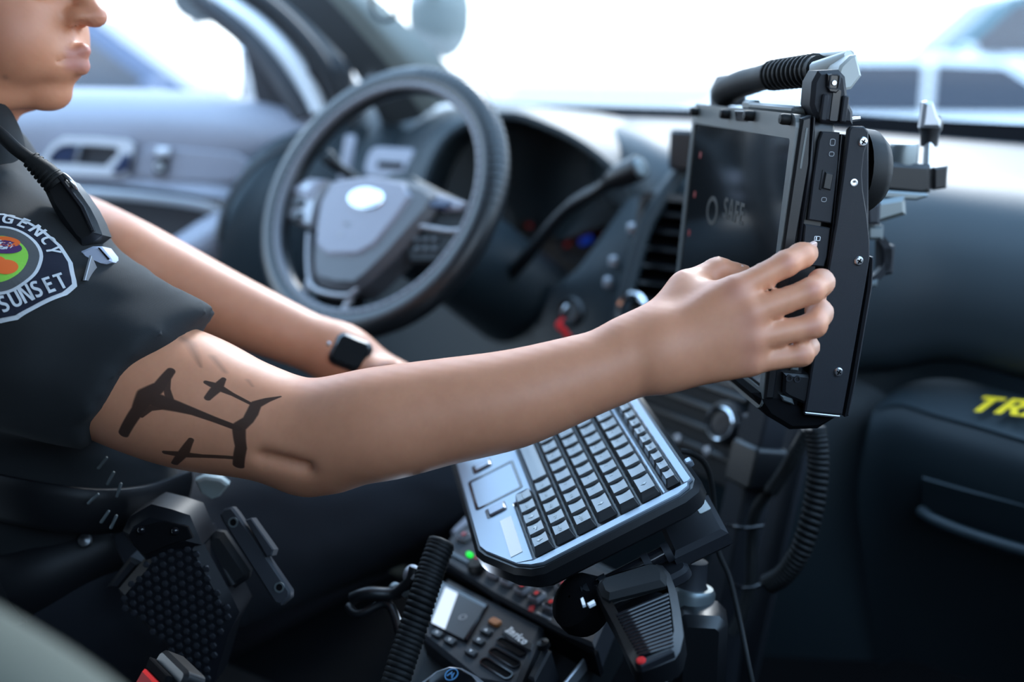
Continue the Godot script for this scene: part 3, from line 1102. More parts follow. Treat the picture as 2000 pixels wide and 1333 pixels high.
	var pt := frame(P(1360, 800, 1.40), Vector3(1, 0, 0.45), Vector3(0, 1, -0.25))
	var cp := thing("control_panel", "dark radio and climate control panel under the forearm", "panel", pt)
	part(cp, "fascia", slab(rrect(0.30, 0.15, 0.01, 3), -0.03, 0.0, 0.003), M.vinyl_dark)
	part(cp, "display", slab(poly_at(pt, [[1400, 700], [1458, 728], [1452, 768], [1400, 750]]), 0.0, 0.004, 0.001), M.display_dark)
	for k in 5:
		part(cp, "bar", box(Vector3(0.20, 0.007, 0.006), 0.002), M.black_plastic, at(-0.02 + k * 0.004, 0.055 - k * 0.024, 0.003))
	for q in [[1330, 858], [1388, 882]]:
		var l2 := lp(pt, q[0], q[1])
		part(cp, "stud", lathe([V(0.006, 0), V(0.0055, 0.005), V(0.001, 0.006)], 12), M.satin_silver, Transform3D(Basis(Vector3.RIGHT, PI / 2), Vector3(l2.x, l2.y, 0.002)))


# ---------------------------------------------------------------- open driver's door
func build_door() -> void:
	var dr := thing("driver_door", "open driver's door with grey inner panel and white painted frame", "car door")
	part(dr, "panel", patch(pxrows([
		[[-260, 190, 1.95], [0, 184, 1.95], [180, 184, 1.955], [330, 188, 1.96], [470, 200, 1.97], [610, 226, 1.99]],
		[[-260, 205, 1.89], [0, 200, 1.89], [180, 200, 1.895], [330, 206, 1.90], [470, 217, 1.91], [610, 240, 1.95]],
		[[-260, 250, 1.86], [0, 246, 1.86], [180, 246, 1.865], [330, 250, 1.87], [470, 262, 1.88], [610, 280, 1.93]],
		[[-260, 330, 1.88], [0, 330, 1.88], [180, 332, 1.885], [330, 338, 1.89], [470, 345, 1.90], [610, 360, 1.95]],
		[[-260, 372, 1.86], [0, 370, 1.86], [180, 372, 1.865], [330, 382, 1.87], [470, 400, 1.88], [610, 420, 1.95]]]), -0.01, 5, 5), M.door_vinyl)
	part(dr, "lower_panel", patch(pxrows([
		[[-260, 372, 1.87], [0, 370, 1.87], [180, 372, 1.875], [330, 382, 1.88], [470, 402, 1.89]],
		[[-260, 430, 1.90], [0, 430, 1.90], [180, 432, 1.90], [330, 440, 1.90], [470, 450, 1.90]],
		[[-260, 600, 1.91], [0, 600, 1.91], [180, 600, 1.91], [330, 600, 1.91], [470, 600, 1.91]],
		[[-260, 900, 1.96], [0, 900, 1.96], [180, 900, 1.96], [330, 900, 1.96], [470, 900, 1.96]]]), -0.01, 4, 4), M.door_dark)
	part(dr, "trim_strip", tube(curve([P(-100, 374, 1.845), P(60, 374, 1.845), P(180, 377, 1.848), P(300, 388, 1.853), P(390, 402, 1.86), P(440, 420, 1.868)], 6), 0.0075, 8, false, 0.6, 1.0), M.satin_silver)
	part(dr, "trim_groove_shade", tube(curve([P(-100, 360, 1.85), P(60, 360, 1.85), P(180, 362, 1.853), P(300, 372, 1.858), P(430, 392, 1.868)], 6), 0.004, 8), M.door_dark)  # dark raised bead; the shadow of a groove put into its colour
	part(dr, "armrest", patch(pxrows([[[290, 492, 1.83], [340, 478, 1.83], [400, 440, 1.84], [455, 415, 1.86]], [[300, 500, 1.78], [350, 490, 1.78], [415, 456, 1.79], [470, 425, 1.81]], [[310, 540, 1.80], [370, 530, 1.80], [430, 500, 1.81], [480, 470, 1.83]]]), -0.01, 5, 4), M.door_vinyl)
	# inner release
	var ht := frame(P(175, 305, 1.862), P(400, 312, 1.872) - P(0, 300, 1.86), Vector3(0, 1, 0))
	var outer := poly_at(ht, [[84, 332], [88, 306], [108, 280], [128, 267], [190, 268], [252, 273], [264, 284], [262, 305], [248, 342], [225, 344], [150, 341], [100, 338]])
	var inner := poly_at(ht, [[98, 316], [100, 304], [114, 288], [130, 281], [190, 283], [230, 286], [236, 290], [234, 300], [212, 322], [205, 324], [150, 320], [104, 318]])
	var rl := part(dr, "release_bezel", rim_mb(outer, inner, 0.0, 0.012).mesh(), M.bright_trim, ht)
	part(rl, "cup", slab(outer, -0.006, 0.002, 0.001), M.door_dark)
	part(rl, "lever", slab(poly_at(ht, [[100, 314], [102, 300], [120, 284], [160, 285], [150, 300], [142, 318]]), 0.003, 0.009, 0.002), M.car_blue)
	part(rl, "lever_edge", slab(poly_at(ht, [[150, 318], [158, 286], [163, 286], [154, 319]]), 0.003, 0.013, 0.001), M.chrome)
	part(rl, "end_cap", slab(poly_at(ht, [[222, 334], [246, 300], [262, 300], [254, 330], [236, 340]]), 0.006, 0.016, 0.002), M.car_blue)
	# lock switch plate
	var st := poly_at(ht, [[262, 342], [270, 300], [292, 285], [460, 300], [520, 330], [500, 352], [420, 356], [300, 350]])
	part(dr, "switch_plate", slab(st, -0.004, 0.004, 0.002), M.door_vinyl, ht)
	var sw := part(dr, "lock_switch", slab(poly_at(ht, [[303, 340], [309, 288], [336, 288], [330, 342]]), 0.002, 0.010, 0.002), M.door_dark, ht)
	part(sw, "chrome_tip", slab(poly_at(ht, [[307, 303], [310, 287], [336, 288], [333, 304]]), 0.008, 0.016, 0.003), M.bright_trim)
	var lc := lp(ht, 314, 324)
	part(sw, "lock_symbol", rim_mb(ngon(0.006, 16, lc), ngon(0.004, 16, lc), 0.008, 0.0108).mesh(), M.print_white)
	# window frame: white painted edge, black inner trim, corner sail
	var arc := [P(330, -80, 1.97), P(430, 2, 1.97), P(505, 55, 1.97), P(560, 112, 1.965), P(598, 172, 1.96), P(620, 228, 1.955)]
	part(dr, "painted_frame", tube(curve(arc, 6), 0.026, 14, false, 1.0, 0.8), M.white_paint)
	var inr := [P(300, -70, 1.94), P(400, 10, 1.94), P(470, 65, 1.94), P(525, 125, 1.935), P(566, 185, 1.93), P(592, 232, 1.93)]
	part(dr, "frame_trim", tube(curve(inr, 6), 0.017, 12), M.door_dark)
	var st2 := frame(P(530, 170, 1.945), P(600, 230, 1.95) - P(480, 220, 1.95), Vector3(0, 1, 0))
	part(dr, "corner_sail", slab(poly_at(st2, [[462, 56], [474, 62], [525, 122], [570, 185], [596, 236], [508, 216], [499, 190], [484, 120]]), -0.01, 0.004, 0.002), M.door_dark, st2)
	part(dr, "window_pane", slab(poly_at(st2, [[-260, 190], [480, 196], [468, 100], [450, 40], [340, -80], [-260, -80]], -0.01), -0.014, -0.010), M.pane, st2)
	# outside mirror, its glass turned to the driver
	var mt := frame(P(460, 155, 2.14), Vector3(1, 0, 0.55), Vector3(0, 1, -0.05))
	var mi := thing("wing_mirror", "wing mirror outside the driver's window, reflecting pale sky", "mirror", mt)
	part(mi, "shell", slab(rrect(0.085, 0.14, 0.03, 5), -0.07, -0.004, 0.015, true), M.white_paint)
	part(mi, "mirror_glass", slab(rrect(0.072, 0.125, 0.025, 5), -0.004, 0.0, 0.001), M.chrome)
	# dark round lamp on a stem beyond the door
	var lt := thing("outside_spotlight", "black round spotlight on a stem beyond the driver's window", "spotlight", along(P(392, -8, 2.9), Vector3(0.35, 0.2, 0.6)))
	part(lt, "housing", lathe([V(0.001, -0.075), V(0.045, -0.06), V(0.066, -0.02), V(0.07, 0.02), V(0.066, 0.03), V(0.001, 0.032)], 28), M.black_plastic)
	part(lt, "stem", tube([lt.transform.affine_inverse() * P(384, 20, 2.92), lt.transform.affine_inverse() * P(374, 90, 2.95)], 0.009, 8), M.satin_silver)


func build_pillar() -> void:
	# body-side seals and the pillar between door and windscreen
	var pl := thing("windscreen_pillar", "grey-green windscreen pillar between door frame and windscreen", "pillar")
	part(pl, "trim", patch(pxrows([
		[[580, -120, 1.86], [690, -40, 1.83], [786, 42, 1.86], [868, 122, 1.90], [925, 195, 1.95]],
		[[540, -110, 1.80], [650, -36, 1.78], [732, 46, 1.81], [804, 128, 1.86], [862, 205, 1.92]],
		[[520, -100, 1.80], [620, -24, 1.79], [702, 62, 1.82], [772, 146, 1.87], [826, 225, 1.93]]]), 0.012, 5, 5), M.pillar_trim)
	part(pl, "shaded_trim", patch(pxrows([
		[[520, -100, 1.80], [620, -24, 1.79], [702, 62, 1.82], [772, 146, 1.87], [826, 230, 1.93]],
		[[470, -70, 1.90], [560, 5, 1.90], [640, 80, 1.92], [704, 160, 1.95], [750, 250, 1.99]]]), 0.012, 5, 5), M.pillar_dark)  # inner half of the pillar: part of its darkness is shade put into the colour
	part(pl, "door_seal", tube(curve([P(450, -40, 1.96), P(545, 30, 1.96), P(610, 100, 1.955), P(650, 170, 1.95), P(676, 250, 1.95)], 6), 0.016, 10), M.seal)
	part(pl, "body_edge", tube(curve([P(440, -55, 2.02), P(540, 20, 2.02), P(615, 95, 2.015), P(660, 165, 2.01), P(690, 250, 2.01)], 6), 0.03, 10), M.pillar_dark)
	part(pl, "hinge_cover", box(Vector3(0.09, 0.22, 0.05), 0.02), M.seal, at(P(640, 240, 1.99).x, P(640, 240, 1.99).y, P(640, 240, 1.99).z, Basis(Vector3.UP, 0.6)))
	# search light beyond the glass, with its ring handle inside
	var sl := thing("spotlight", "grey-green round spotlight housing beside the windscreen pillar", "spotlight", along(P(858, 24, 2.12), Vector3(0.05, -1, 0.1)))
	part(sl, "housing", lathe([V(0.001, -0.075), V(0.03, -0.068), V(0.048, -0.045), V(0.056, -0.01), V(0.055, 0.025), V(0.047, 0.052), V(0.034, 0.07), V(0.018, 0.079), V(0.001, 0.081)], 32), M.pillar_trim)
	var ring := []
	var rt := frame(P(752, 8, 1.74), cam_basis.x, Vector3.UP)
	for k in 28:
		var a := TAU * k / 28
		ring.append(rt * Vector3(cos(a) * 0.0205, sin(a) * 0.024, 0))
	var inv: Transform3D = sl.transform.affine_inverse()
	for k in ring.size():
		ring[k] = inv * ring[k]
	part(sl, "ring_handle", tube(ring, 0.0034, 8, true), M.gloss_black)
	part(sl, "shaft", tube([inv * P(752, -24, 1.74), inv * P(800, -40, 1.86), inv * P(850, -10, 2.08)], 0.006, 8), M.gloss_black)


# ---------------------------------------------------------------- steering wheel
func build_wheel() -> void:
	var el := deg_to_rad(30)
	var n := Vector3(0, sin(el), cos(el))
	var t := frame(P(741, 391, 1.5), Vector3.RIGHT, Vector3.RIGHT.cross(-n))
	var w := thing("steering_wheel", "black steering wheel in a stitched leather cover, grey hub", "steering wheel", t)
	var rim := []
	var seam := []
	var seam2 := []
	for k in 96:
		var a := TAU * k / 96
		rim.append(Vector3(cos(a), sin(a), 0) * 0.170)
		seam.append(Vector3(cos(a) * 0.1570, sin(a) * 0.1570, 0.0120))
	part(w, "rim", tube(rim, 0.0186, 18, true), M.leather)
	part(w, "seam", tube(seam, 0.0050, 8, true), M.stitch_band)
	for k in 72:
		var a := TAU * k / 72
		part(w, "stitch", box(Vector3(0.0035, 0.0022, 0.0022), 0.0006), M.print_grey, Transform3D(Basis(Vector3(0, 0, 1), a + 0.5), Vector3(cos(a) * 0.1575, sin(a) * 0.1575, 0.0166)))
	for k in 26:
		var a := deg_to_rad(2 + k * 3.4)
		var arc := []
		for s in 7:
			var b := deg_to_rad(-70 + s * 28)
			var rr := 0.170 + cos(b) * 0.0188
			arc.append(Vector3(cos(a) * rr, sin(a) * rr, sin(b) * 0.0188))
		part(w, "wrinkle", tube(arc, 0.0012, 5), M.leather)
	var pz := 0.012
	var bag := poly_at(t, [[640, 352], [676, 342], [722, 338], [780, 344], [830, 358], [856, 380], [838, 414], [812, 444], [762, 500], [715, 546], [690, 564], [650, 562], [614, 552], [604, 532], [604, 490], [610, 456], [613, 420], [619, 389]], pz)
	var ab := part(w, "airbag_cover", slab(bag, -0.03, pz, 0.010), M.airbag)
	part(ab, "raised_face", slab(poly_at(t, [[650, 356], [720, 345], [790, 358], [806, 385], [775, 430], [735, 480], [700, 500], [640, 500], [618, 480], [620, 440], [628, 395]], pz), pz - 0.004, pz + 0.004, 0.004), M.door_vinyl)
	var ec := lp(t, 715, 388, pz + 0.004)
	part(ab, "emblem_rim", slab(ngon(0.030, 40, ec, 0.0155), pz + 0.002, pz + 0.0065, 0.0015), M.chrome)
	part(ab, "emblem", slab(ngon(0.0262, 40, ec, 0.0125), pz + 0.006, pz + 0.0080, 0.001), M.emblem)
	var ac := lp(t, 678, 438, pz + 0.004)
	part(ab, "airbag_mark", text("SRS", 0.008, 0.0006), M.print_grey, at(ac.x, ac.y, pz + 0.0042))
	ac = lp(t, 664, 458, pz + 0.004)
	part(ab, "airbag_symbol", slab(ngon(0.003, 12, ac), pz + 0.004, pz + 0.0046), M.print_grey)
	part(w, "column_shroud", tube([Vector3(0, 0, -0.02), Vector3(0, -0.005, -0.09), Vector3(0, 0.005, -0.22), Vector3(0, 0.0, -0.40)], [0.05, 0.062, 0.075, 0.08], 20), M.vinyl)
	# left and right switch pods, lower spoke
	var lpod := part(w, "left_spoke", slab(poly_at(t, [[560, 372], [600, 346], [640, 350], [618, 392], [606, 442], [568, 432], [552, 420]]), -0.022, 0.0, 0.004), M.spoke_silver)
	for q in [[584, 398], [582, 424]]:
		var c := lp(t, q[0], q[1])
		part(lpod, "switch", box(Vector3(0.020, 0.014, 0.008), 0.003), M.button_cap, at(c.x, c.y, 0.001))
	var ltop := part(w, "left_pad", slab(poly_at(t, [[566, 374], [604, 350], [636, 353], [616, 378], [608, 392]]), -0.004, 0.004, 0.003), M.door_vinyl)
	part(ltop, "mark", slab(poly_at(t, [[590, 370], [606, 360], [612, 364], [598, 374]]), 0.003, 0.0046), M.satin_silver)
	var rpod := part(w, "right_spoke", slab(poly_at(t, [[800, 440], [830, 405], [858, 380], [915, 398], [925, 420], [890, 480], [850, 512], [796, 512], [786, 470]]), -0.024, -0.002, 0.004), M.vinyl_dark)
	for q in [[815, 468], [832, 468], [849, 468], [815, 486], [832, 486], [849, 486]]:
		var c := lp(t, q[0], q[1])
		part(rpod, "switch", box(Vector3(0.011, 0.008, 0.006), 0.002), M.button_cap, at(c.x, c.y, -0.001))
	var rp2 := part(w, "right_pad", slab(poly_at(t, [[838, 398], [858, 380], [915, 398], [908, 412], [872, 414], [850, 408]]), -0.004, 0.006, 0.003), M.door_vinyl)
	part(rp2, "toggle", box(Vector3(0.04, 0.012, 0.008), 0.003), M.car_blue, at(lp(t, 860, 404).x, lp(t, 860, 404).y, 0.006))
	var tr := [[918, 446], [880, 450], [840, 444], [812, 441], [794, 452], [765, 485], [735, 515], [708, 545], [694, 566], [680, 576], [650, 575], [618, 566], [604, 548], [600, 500], [602, 455]]
	var path := []
	for q in tr:
		var c := lp(t, q[0], q[1], 0.004)
		path.append(Vector3(c.x, c.y, 0.001))
	part(w, "silver_trim", tube(curve(path, 4), 0.0052, 8, false, 1.0, 0.7), M.spoke_silver)
	var low := part(w, "lower_spoke", slab(poly_at(t, [[604, 545], [614, 562], [650, 574], [690, 566], [672, 600], [650, 640], [600, 640], [586, 618]]), -0.03, -0.006, 0.004), M.matte_black)
	for e in [[[604, 548], [598, 580], [588, 618], [590, 640]], [[694, 566], [676, 600], [656, 640]]]:
		var pp := []
		for q in e:
			var c := lp(t, q[0], q[1], -0.004)
			pp.append(Vector3(c.x, c.y, -0.004))
		part(low, "spoke_edge", tube(curve(pp, 4), 0.0048, 8), M.spoke_silver)
	part(low, "lower_badge", slab(poly_at(t, [[594, 560], [618, 566], [616, 590], [594, 588]]), -0.008, -0.002, 0.002), M.vinyl)
	# stalks
	var ls := thing("indicator_stalk", "teal-tinted indicator stalk left of the steering hub", "stalk")
	part(ls, "lever", tube([P(700, 352, 1.62), P(662, 328, 1.60), P(640, 308, 1.585)], [0.006, 0.008, 0.011], 10), M.black_plastic)
	part(ls, "tip", tube([P(640, 308, 1.585), P(632, 300, 1.58)], [0.011, 0.009], 10), M.vinyl)
	var sh := thing("gear_lever", "black column gear lever with a thick round-ended knob", "gear lever")
	part(sh, "rod", tube(curve([P(990, 545, 1.66), P(1030, 500, 1.60), P(1085, 432, 1.555), P(1120, 400, 1.53), P(1165, 374, 1.50), P(1195, 352, 1.48)], 6), [0.010, 0.010, 0.010, 0.010, 0.010, 0.010, 0.010, 0.0095, 0.009, 0.0085, 0.0085, 0.0085, 0.0085, 0.0085, 0.0085, 0.0085, 0.009, 0.0095, 0.010, 0.010, 0.010, 0.010, 0.010, 0.0095, 0.009, 0.009, 0.009, 0.0095, 0.010, 0.011, 0.012], 10), M.black_plastic)
	var kt := along(P(1190, 355, 1.485), P(1256, 324, 1.445) - P(1190, 355, 1.485))
	part(sh, "knob", lathe([V(0.001, -0.004), V(0.011, 0.0), V(0.0155, 0.018), V(0.0165, 0.05), V(0.0155, 0.053), V(0.001, 0.054)], 24), M.black_plastic, kt)
	part(sh, "end_cap", lathe([V(0.0128, 0.0535), V(0.0118, 0.0555), V(0.001, 0.0565)], 24), M.gunmetal, kt)
	# ignition
	var ig := thing("ignition_lock", "ignition lock with a key ring beside the steering column", "ignition", along(P(1120, 612, 1.52), Vector3(0.0, 0.3, 1)))
	part(ig, "collar", lathe([V(0.012, 0.0), V(0.019, 0.0), V(0.020, 0.008), V(0.017, 0.012), V(0.012, 0.010), V(0.012, 0)], 24), M.black_plastic)
	part(ig, "barrel", lathe([V(0.001, -0.004), V(0.012, -0.004), V(0.0115, 0.006), V(0.001, 0.007)], 20), M.gunmetal)
	part(ig, "key_bow", slab(ngon(0.010, 16), -0.0015, 0.0015, 0.0005, true), M.steel, at(0, 0.018, 0))
	var kr := thing("key_tag", "red key tag hanging from the ignition", "tag")
	part(kr, "strap", tube(curve([P(1100, 622, 1.50), P(1090, 634, 1.495), P(1100, 645, 1.49), P(1112, 660, 1.49)], 5), 0.004, 8, false, 1.0, 0.4), M.red_plastic)


# ---------------------------------------------------------------- rugged tablet in its dock
var tab: Transform3D
var tab_side: Transform3D


func screw(parent: Node, p: Vector3, dir: Vector3, r := 0.0035) -> void:
	var s := part(parent, "screw", lathe([V(0.001, -0.002), V(r, -0.002), V(r, 0.0006), V(r * 0.75, 0.0016), V(0.0003, 0.0018)], 14), M.steel, along(p, dir))
	for k in 2:
		part(s, "slot", box(Vector3(r * 1.1, 0.0006, r * 0.28), 0.0001), M.matte_black, Transform3D(Basis(Vector3.UP, k * PI / 2 + 0.5), Vector3(0, 0.0017, 0)))


func build_tablet() -> void:
	var a := P(1562, 226, 0.90)
	var b := P(1362, 205, 1.17)
	var u := (b - a).normalized()
	var n := (-u).cross(Vector3.UP).normalized()
	tab = frame(Vector3.ZERO, -u, Vector3.UP - n * 0.075)
	tab.origin = a - tab.basis.x * 0.142 - tab.basis.y * 0.117
	tab_side = Transform3D(Basis(-tab.basis.z, tab.basis.y, tab.basis.x), tab.origin + tab.basis.x * 0.142)
	var t := thing("rugged_tablet", "black rugged tablet held by the officer's hand, dark glossy screen", "tablet", tab)
	part(t, "body", slab(rrect(0.284, 0.236, 0.012, 4), -0.030, -0.001, 0.002, true), M.black_plastic)
	var out := rrect(0.284, 0.236, 0.010, 4)
	var inn := rrect(0.266, 0.200, 0.003, 4, V(0.0, -0.001))
	part(t, "bezel", rim_mb(out, inn, -0.002, 0.0022).mesh(), M.bezel)
	var scr := part(t, "screen", slab(rrect(0.267, 0.201, 0.003, 3, V(0, -0.001)), -0.002, 0.0012), M.screen_glass)
	# faint emissive shapes on the glass: an oval mark with a word, thin coloured ticks at the edge
	var oc := lp(tab, 1391, 412, 0.0012)
	part(scr, "screen_oval", rim_mb(ngon(0.017, 28, oc, 0.0135), ngon(0.012, 28, oc, 0.0095), 0.0012, 0.0014).mesh(), M.screen_mark)
	var wc := lp(tab, 1425, 410, 0.0012)
	part(scr, "screen_word", text("SAFE", 0.026, 0.0002, false, true), M.screen_mark, at(wc.x + 0.012, wc.y, 0.0014))
	for q in [[1368, 303], [1357, 380], [1346, 455]]:
		var c := lp(tab, q[0], q[1], 0.0012)
		part(scr, "screen_tick", slab(rrect(0.005, 0.006, 0.001), 0.0012, 0.0014), M.dim_red, at(c.x, c.y, 0))
	# rubber bumpers and webcam window on the top bezel
	for q in [[1368, 219], [1428, 224], [1476, 227], [1548, 234]]:
		var c := lp(tab, q[0], q[1])
		part(t, "bumper", lathe([V(0.0045, 0.0), V(0.0045, 0.006), V(0.0036, 0.0085), V(0.0003, 0.009)], 14), M.rubber, Transform3D(Basis(Vector3.RIGHT, PI / 2), Vector3(c.x, c.y, 0.002)))
	part(t, "camera_window", slab(poly_at(tab, [[1437, 216], [1463, 217], [1461, 238], [1439, 236]], 0.002), 0.001, 0.0032, 0.0005), M.gloss_black)
	part(t, "camera_shutter", box(Vector3(0.030, 0.010, 0.010), 0.003), M.bezel, at(lp(tab, 1455, 208).x, 0.121, -0.006))
	part(t, "top_lip", box(Vector3(0.11, 0.006, 0.014), 0.002), M.bezel, at(0.07, 0.121, -0.007))
	# side with port covers, seen by the camera
	var s := tab_side
	var pl := func(called: String, pts: Array, z0: float, z1: float, m: Material, bev := 0.0008):
		return part(t, called, slab(poly_at(s, pts, z1), z0, z1, bev), m, tab.affine_inverse() * s)
	pl.call("edge_rail", [[1567, 232], [1586, 226], [1582, 320], [1556, 470], [1531, 640], [1512, 780], [1494, 780], [1527, 500], [1562, 262]], -0.006, 0.003, M.black_plastic, 0.0015)
	pl.call("edge_groove", [[1574, 250], [1579, 250], [1566, 330], [1561, 330]], 0.0, 0.0034, M.bezel, 0.0003)
	pl.call("outer_rail", [[1588, 228], [1594, 226], [1588, 330], [1572, 430], [1560, 520], [1553, 518], [1566, 420], [1580, 320]], -0.004, 0.004, M.gloss_black, 0.001)
	var cover: Node = pl.call("port_cover", [[1606, 257], [1641, 259], [1638, 320], [1624, 437], [1578, 430], [1588, 350], [1599, 275]], -0.004, 0.0045, M.powder_coat, 0.001)
	var cover2: Node = pl.call("port_cover", [[1572, 438], [1622, 446], [1616, 500], [1610, 522], [1585, 520], [1566, 500]], -0.004, 0.0045, M.powder_coat, 0.001)
	pl.call("cover_seam", [[1643, 262], [1645, 262], [1628, 440], [1617, 522], [1615, 520], [1626, 440]], -0.002, 0.0052, M.gloss_black, 0.0002)
	var inv := tab.affine_inverse() * s
	var latch := part(cover, "slide_latch", slab(poly_at(s, [[1612, 336], [1628, 340], [1622, 372], [1606, 368]], 0.0052), 0.0035, 0.0062, 0.0008), M.black_plastic)
	part(latch, "latch_rail", slab(poly_at(s, [[1607, 332], [1611, 334], [1604, 372], [1600, 370]], 0.0052), 0.0035, 0.0050, 0.0002), M.gloss_black)
	for q in [[1626, 278, 0], [1624, 301, 1], [1609, 390, 1]]:
		var c := lp(s, q[0], q[1], 0.0045)
		part(cover, "port_symbol", rim_mb(rrect(0.0042, 0.0052 if q[2] == 0 else 0.0036, 0.0012, 2, c), rrect(0.0034, 0.0043 if q[2] == 0 else 0.0028, 0.0008, 2, c), 0.0042, 0.0049).mesh(), M.print_grey)
	var cc := lp(s, 1596, 466, 0.0045)
	part(cover2, "port_symbol", rim_mb(rrect(0.0050, 0.0036, 0.0008, 2, cc), rrect(0.0042, 0.0029, 0.0005, 2, cc), 0.0042, 0.0050).mesh(), M.print_white)
	part(cover2, "port_bar", slab(rrect(0.0008, 0.003, 0.0002, 1, cc + V(-0.0008, 0)), 0.0042, 0.0050), M.print_white)
	# carrying handle
	var ti := tab.affine_inverse()
	var hl := part(t, "handle", tube(curve([ti * P(1412, 186, 1.135), ti * P(1432, 170, 1.11), ti * P(1475, 156, 1.065), ti * P(1510, 147, 1.025), ti * P(1555, 140, 0.985), ti * P(1600, 136, 0.945)], 6), [0.012, 0.0125, 0.013, 0.0135, 0.0135, 0.013, 0.0125, 0.0125, 0.0125, 0.0125, 0.0125, 0.012, 0.012, 0.0115, 0.0115, 0.0115, 0.0115, 0.0115, 0.0115, 0.0115, 0.0115, 0.0115, 0.0115, 0.0115, 0.0115, 0.0115, 0.0115, 0.0115, 0.0115, 0.0115, 0.0115], 16), M.rubber)
	for k in 10:
		var f := 0.52 + k * 0.043
		var pc: Vector3 = (ti * P(1510, 147, 1.025)).lerp(ti * P(1590, 137, 0.955), k / 9.0)
		var pd: Vector3 = (ti * P(1590, 137, 0.955)) - (ti * P(1510, 147, 1.025))
		part(hl, "grip_rib", lathe([V(0.010, -0.0022), V(0.0135, -0.0007), V(0.0135, 0.0012), V(0.010, 0.0022)], 16), M.rubber, along(pc, pd))
	part(t, "far_handle_post", slab(poly_at(s, [[1396, 207], [1396, 176], [1408, 150], [1424, 146], [1432, 158], [1432, 186], [1452, 188], [1452, 206]], -0.26), -0.275, -0.25, 0.002), M.powder_coat, inv)
	part(t, "near_handle_arm", slab(poly_at(s, [[1634, 150], [1642, 128], [1662, 109], [1674, 107], [1684, 148], [1664, 174], [1644, 178]], -0.004), -0.034, -0.004, 0.002), M.light_grey, inv)
	part(t, "near_handle_link", tube([ti * P(1592, 140, 0.94), ti * P(1660, 118, 0.915)], 0.008, 10), M.light_grey)
	part(t, "handle_back_bar", tube([ti * P(1520, 122, 1.05), ti * P(1600, 112, 0.97), ti * P(1660, 108, 0.92)], 0.004, 8), M.light_grey)
	var hg := part(t, "near_handle_hinge", slab(poly_at(s, [[1584, 205], [1588, 160], [1600, 138], [1640, 136], [1653, 150], [1659, 200], [1668, 218], [1668, 244], [1606, 240], [1590, 222]], 0.002), -0.02, 0.002, 0.003), M.powder_coat, inv)
	part(hg, "hinge_plate", slab(poly_at(s, [[1616, 144], [1644, 146], [1640, 176], [1634, 182], [1620, 180], [1615, 168]], 0.005), 0.001, 0.005, 0.001), M.gloss_black)
	var hc := lp(s, 1629, 160, 0.005)
	part(hg, "hinge_socket", rim_mb(rrect(0.008, 0.011, 0.001, 2, hc), rrect(0.0062, 0.0092, 0.0008, 2, hc), 0.0045, 0.0062).mesh(), M.powder_coat)
	part(hg, "hinge_pin", slab(ngon(0.0022, 14, hc + V(0, -0.0007)), 0.0045, 0.0062, 0.0004), M.steel)
	for dx in [-0.010, 0.006]:
		var fc := lp(s, 1635, 212, 0.005)
		part(hg, "hinge_rib", slab(rrect(0.005, 0.020, 0.001, 1, fc + V(dx, 0)), 0.0, 0.006, 0.001), M.powder_coat)
	part(hg, "hinge_gap_shade", slab(rrect(0.007, 0.024, 0.001, 1, lp(s, 1631, 206, 0.004) + V(0.001, 0)), 0.0, 0.0026, 0.0004), M.gloss_black)  # black slab between the ribs; the shade of a gap put into its colour
	# dock: side plate facing the camera, back tray, latch at the bottom
	var dk := thing("tablet_dock", "black powder-coated metal dock plate screwed along the tablet's edge", "dock", s)
	part(dk, "side_plate", slab(poly_at(s, [[1658, 254], [1664, 247], [1688, 247], [1697, 258], [1696, 276], [1688, 300], [1684, 340], [1686, 372], [1694, 420], [1699, 470], [1699, 505], [1690, 560], [1676, 640], [1660, 730], [1645, 811], [1572, 805], [1590, 690], [1612, 560], [1634, 430], [1648, 330]], 0.008), 0.003, 0.0085, 0.0012), M.powder_coat)
	part(dk, "rear_flange", slab(poly_at(s, [[1688, 560], [1694, 500], [1700, 500], [1697, 560], [1668, 730], [1652, 808], [1644, 811], [1660, 730]], -0.002), -0.020, 0.006, 0.002), M.powder_coat)
	part(dk, "back_tray", slab(poly_at(s, [[1640, 262], [1690, 262], [1690, 500], [1640, 800], [1568, 790], [1600, 560]], -0.01), -0.27, -0.002, 0.002), M.powder_coat)
	part(dk, "bottom_edge", slab(poly_at(s, [[1572, 805], [1640, 812], [1640, 817], [1572, 810]], 0.008), 0.004, 0.009, 0.0005), M.steel)
	part(dk, "bottom_tray", slab(poly_at(s, [[1470, 770], [1535, 770], [1575, 808], [1640, 815], [1600, 840], [1545, 842], [1500, 815]], 0.0), -0.22, 0.0, 0.004), M.matte_black)
	for q in [[1685, 277], [1677, 510], [1637, 727]]:
		var c := lp(s, q[0], q[1], 0.0085)
		screw(dk, Vector3(c.x, c.y, 0.0085), Vector3(0, 0, 1), 0.0038)
	var hole := lp(s, 1668, 357, 0.0085)
	part(dk, "rivet", lathe([V(0.0032, 0), V(0.003, 0.0006), V(0.0018, 0.0008), V(0.0003, 0.0003)], 14), M.steel, Transform3D(Basis(Vector3.RIGHT, PI / 2), Vector3(hole.x, hole.y, 0.0083)))
	part(dk, "pin", tube([Vector3(lp(s, 1664, 235).x, lp(s, 1664, 235).y, -0.01), Vector3(lp(s, 1690, 233).x, lp(s, 1690, 233).y, -0.01)], 0.0018, 8), M.steel)
	part(dk, "dome_back", lathe([V(0.034, 0.0), V(0.033, 0.012), V(0.026, 0.02), V(0.001, 0.024)], 24), M.rubber, Transform3D(Basis(Vector3(0, 0, 1), -PI / 2), Vector3(lp(s, 1690, 335, -0.03).x - 0.004, lp(s, 1690, 335, -0.03).y, -0.04)))
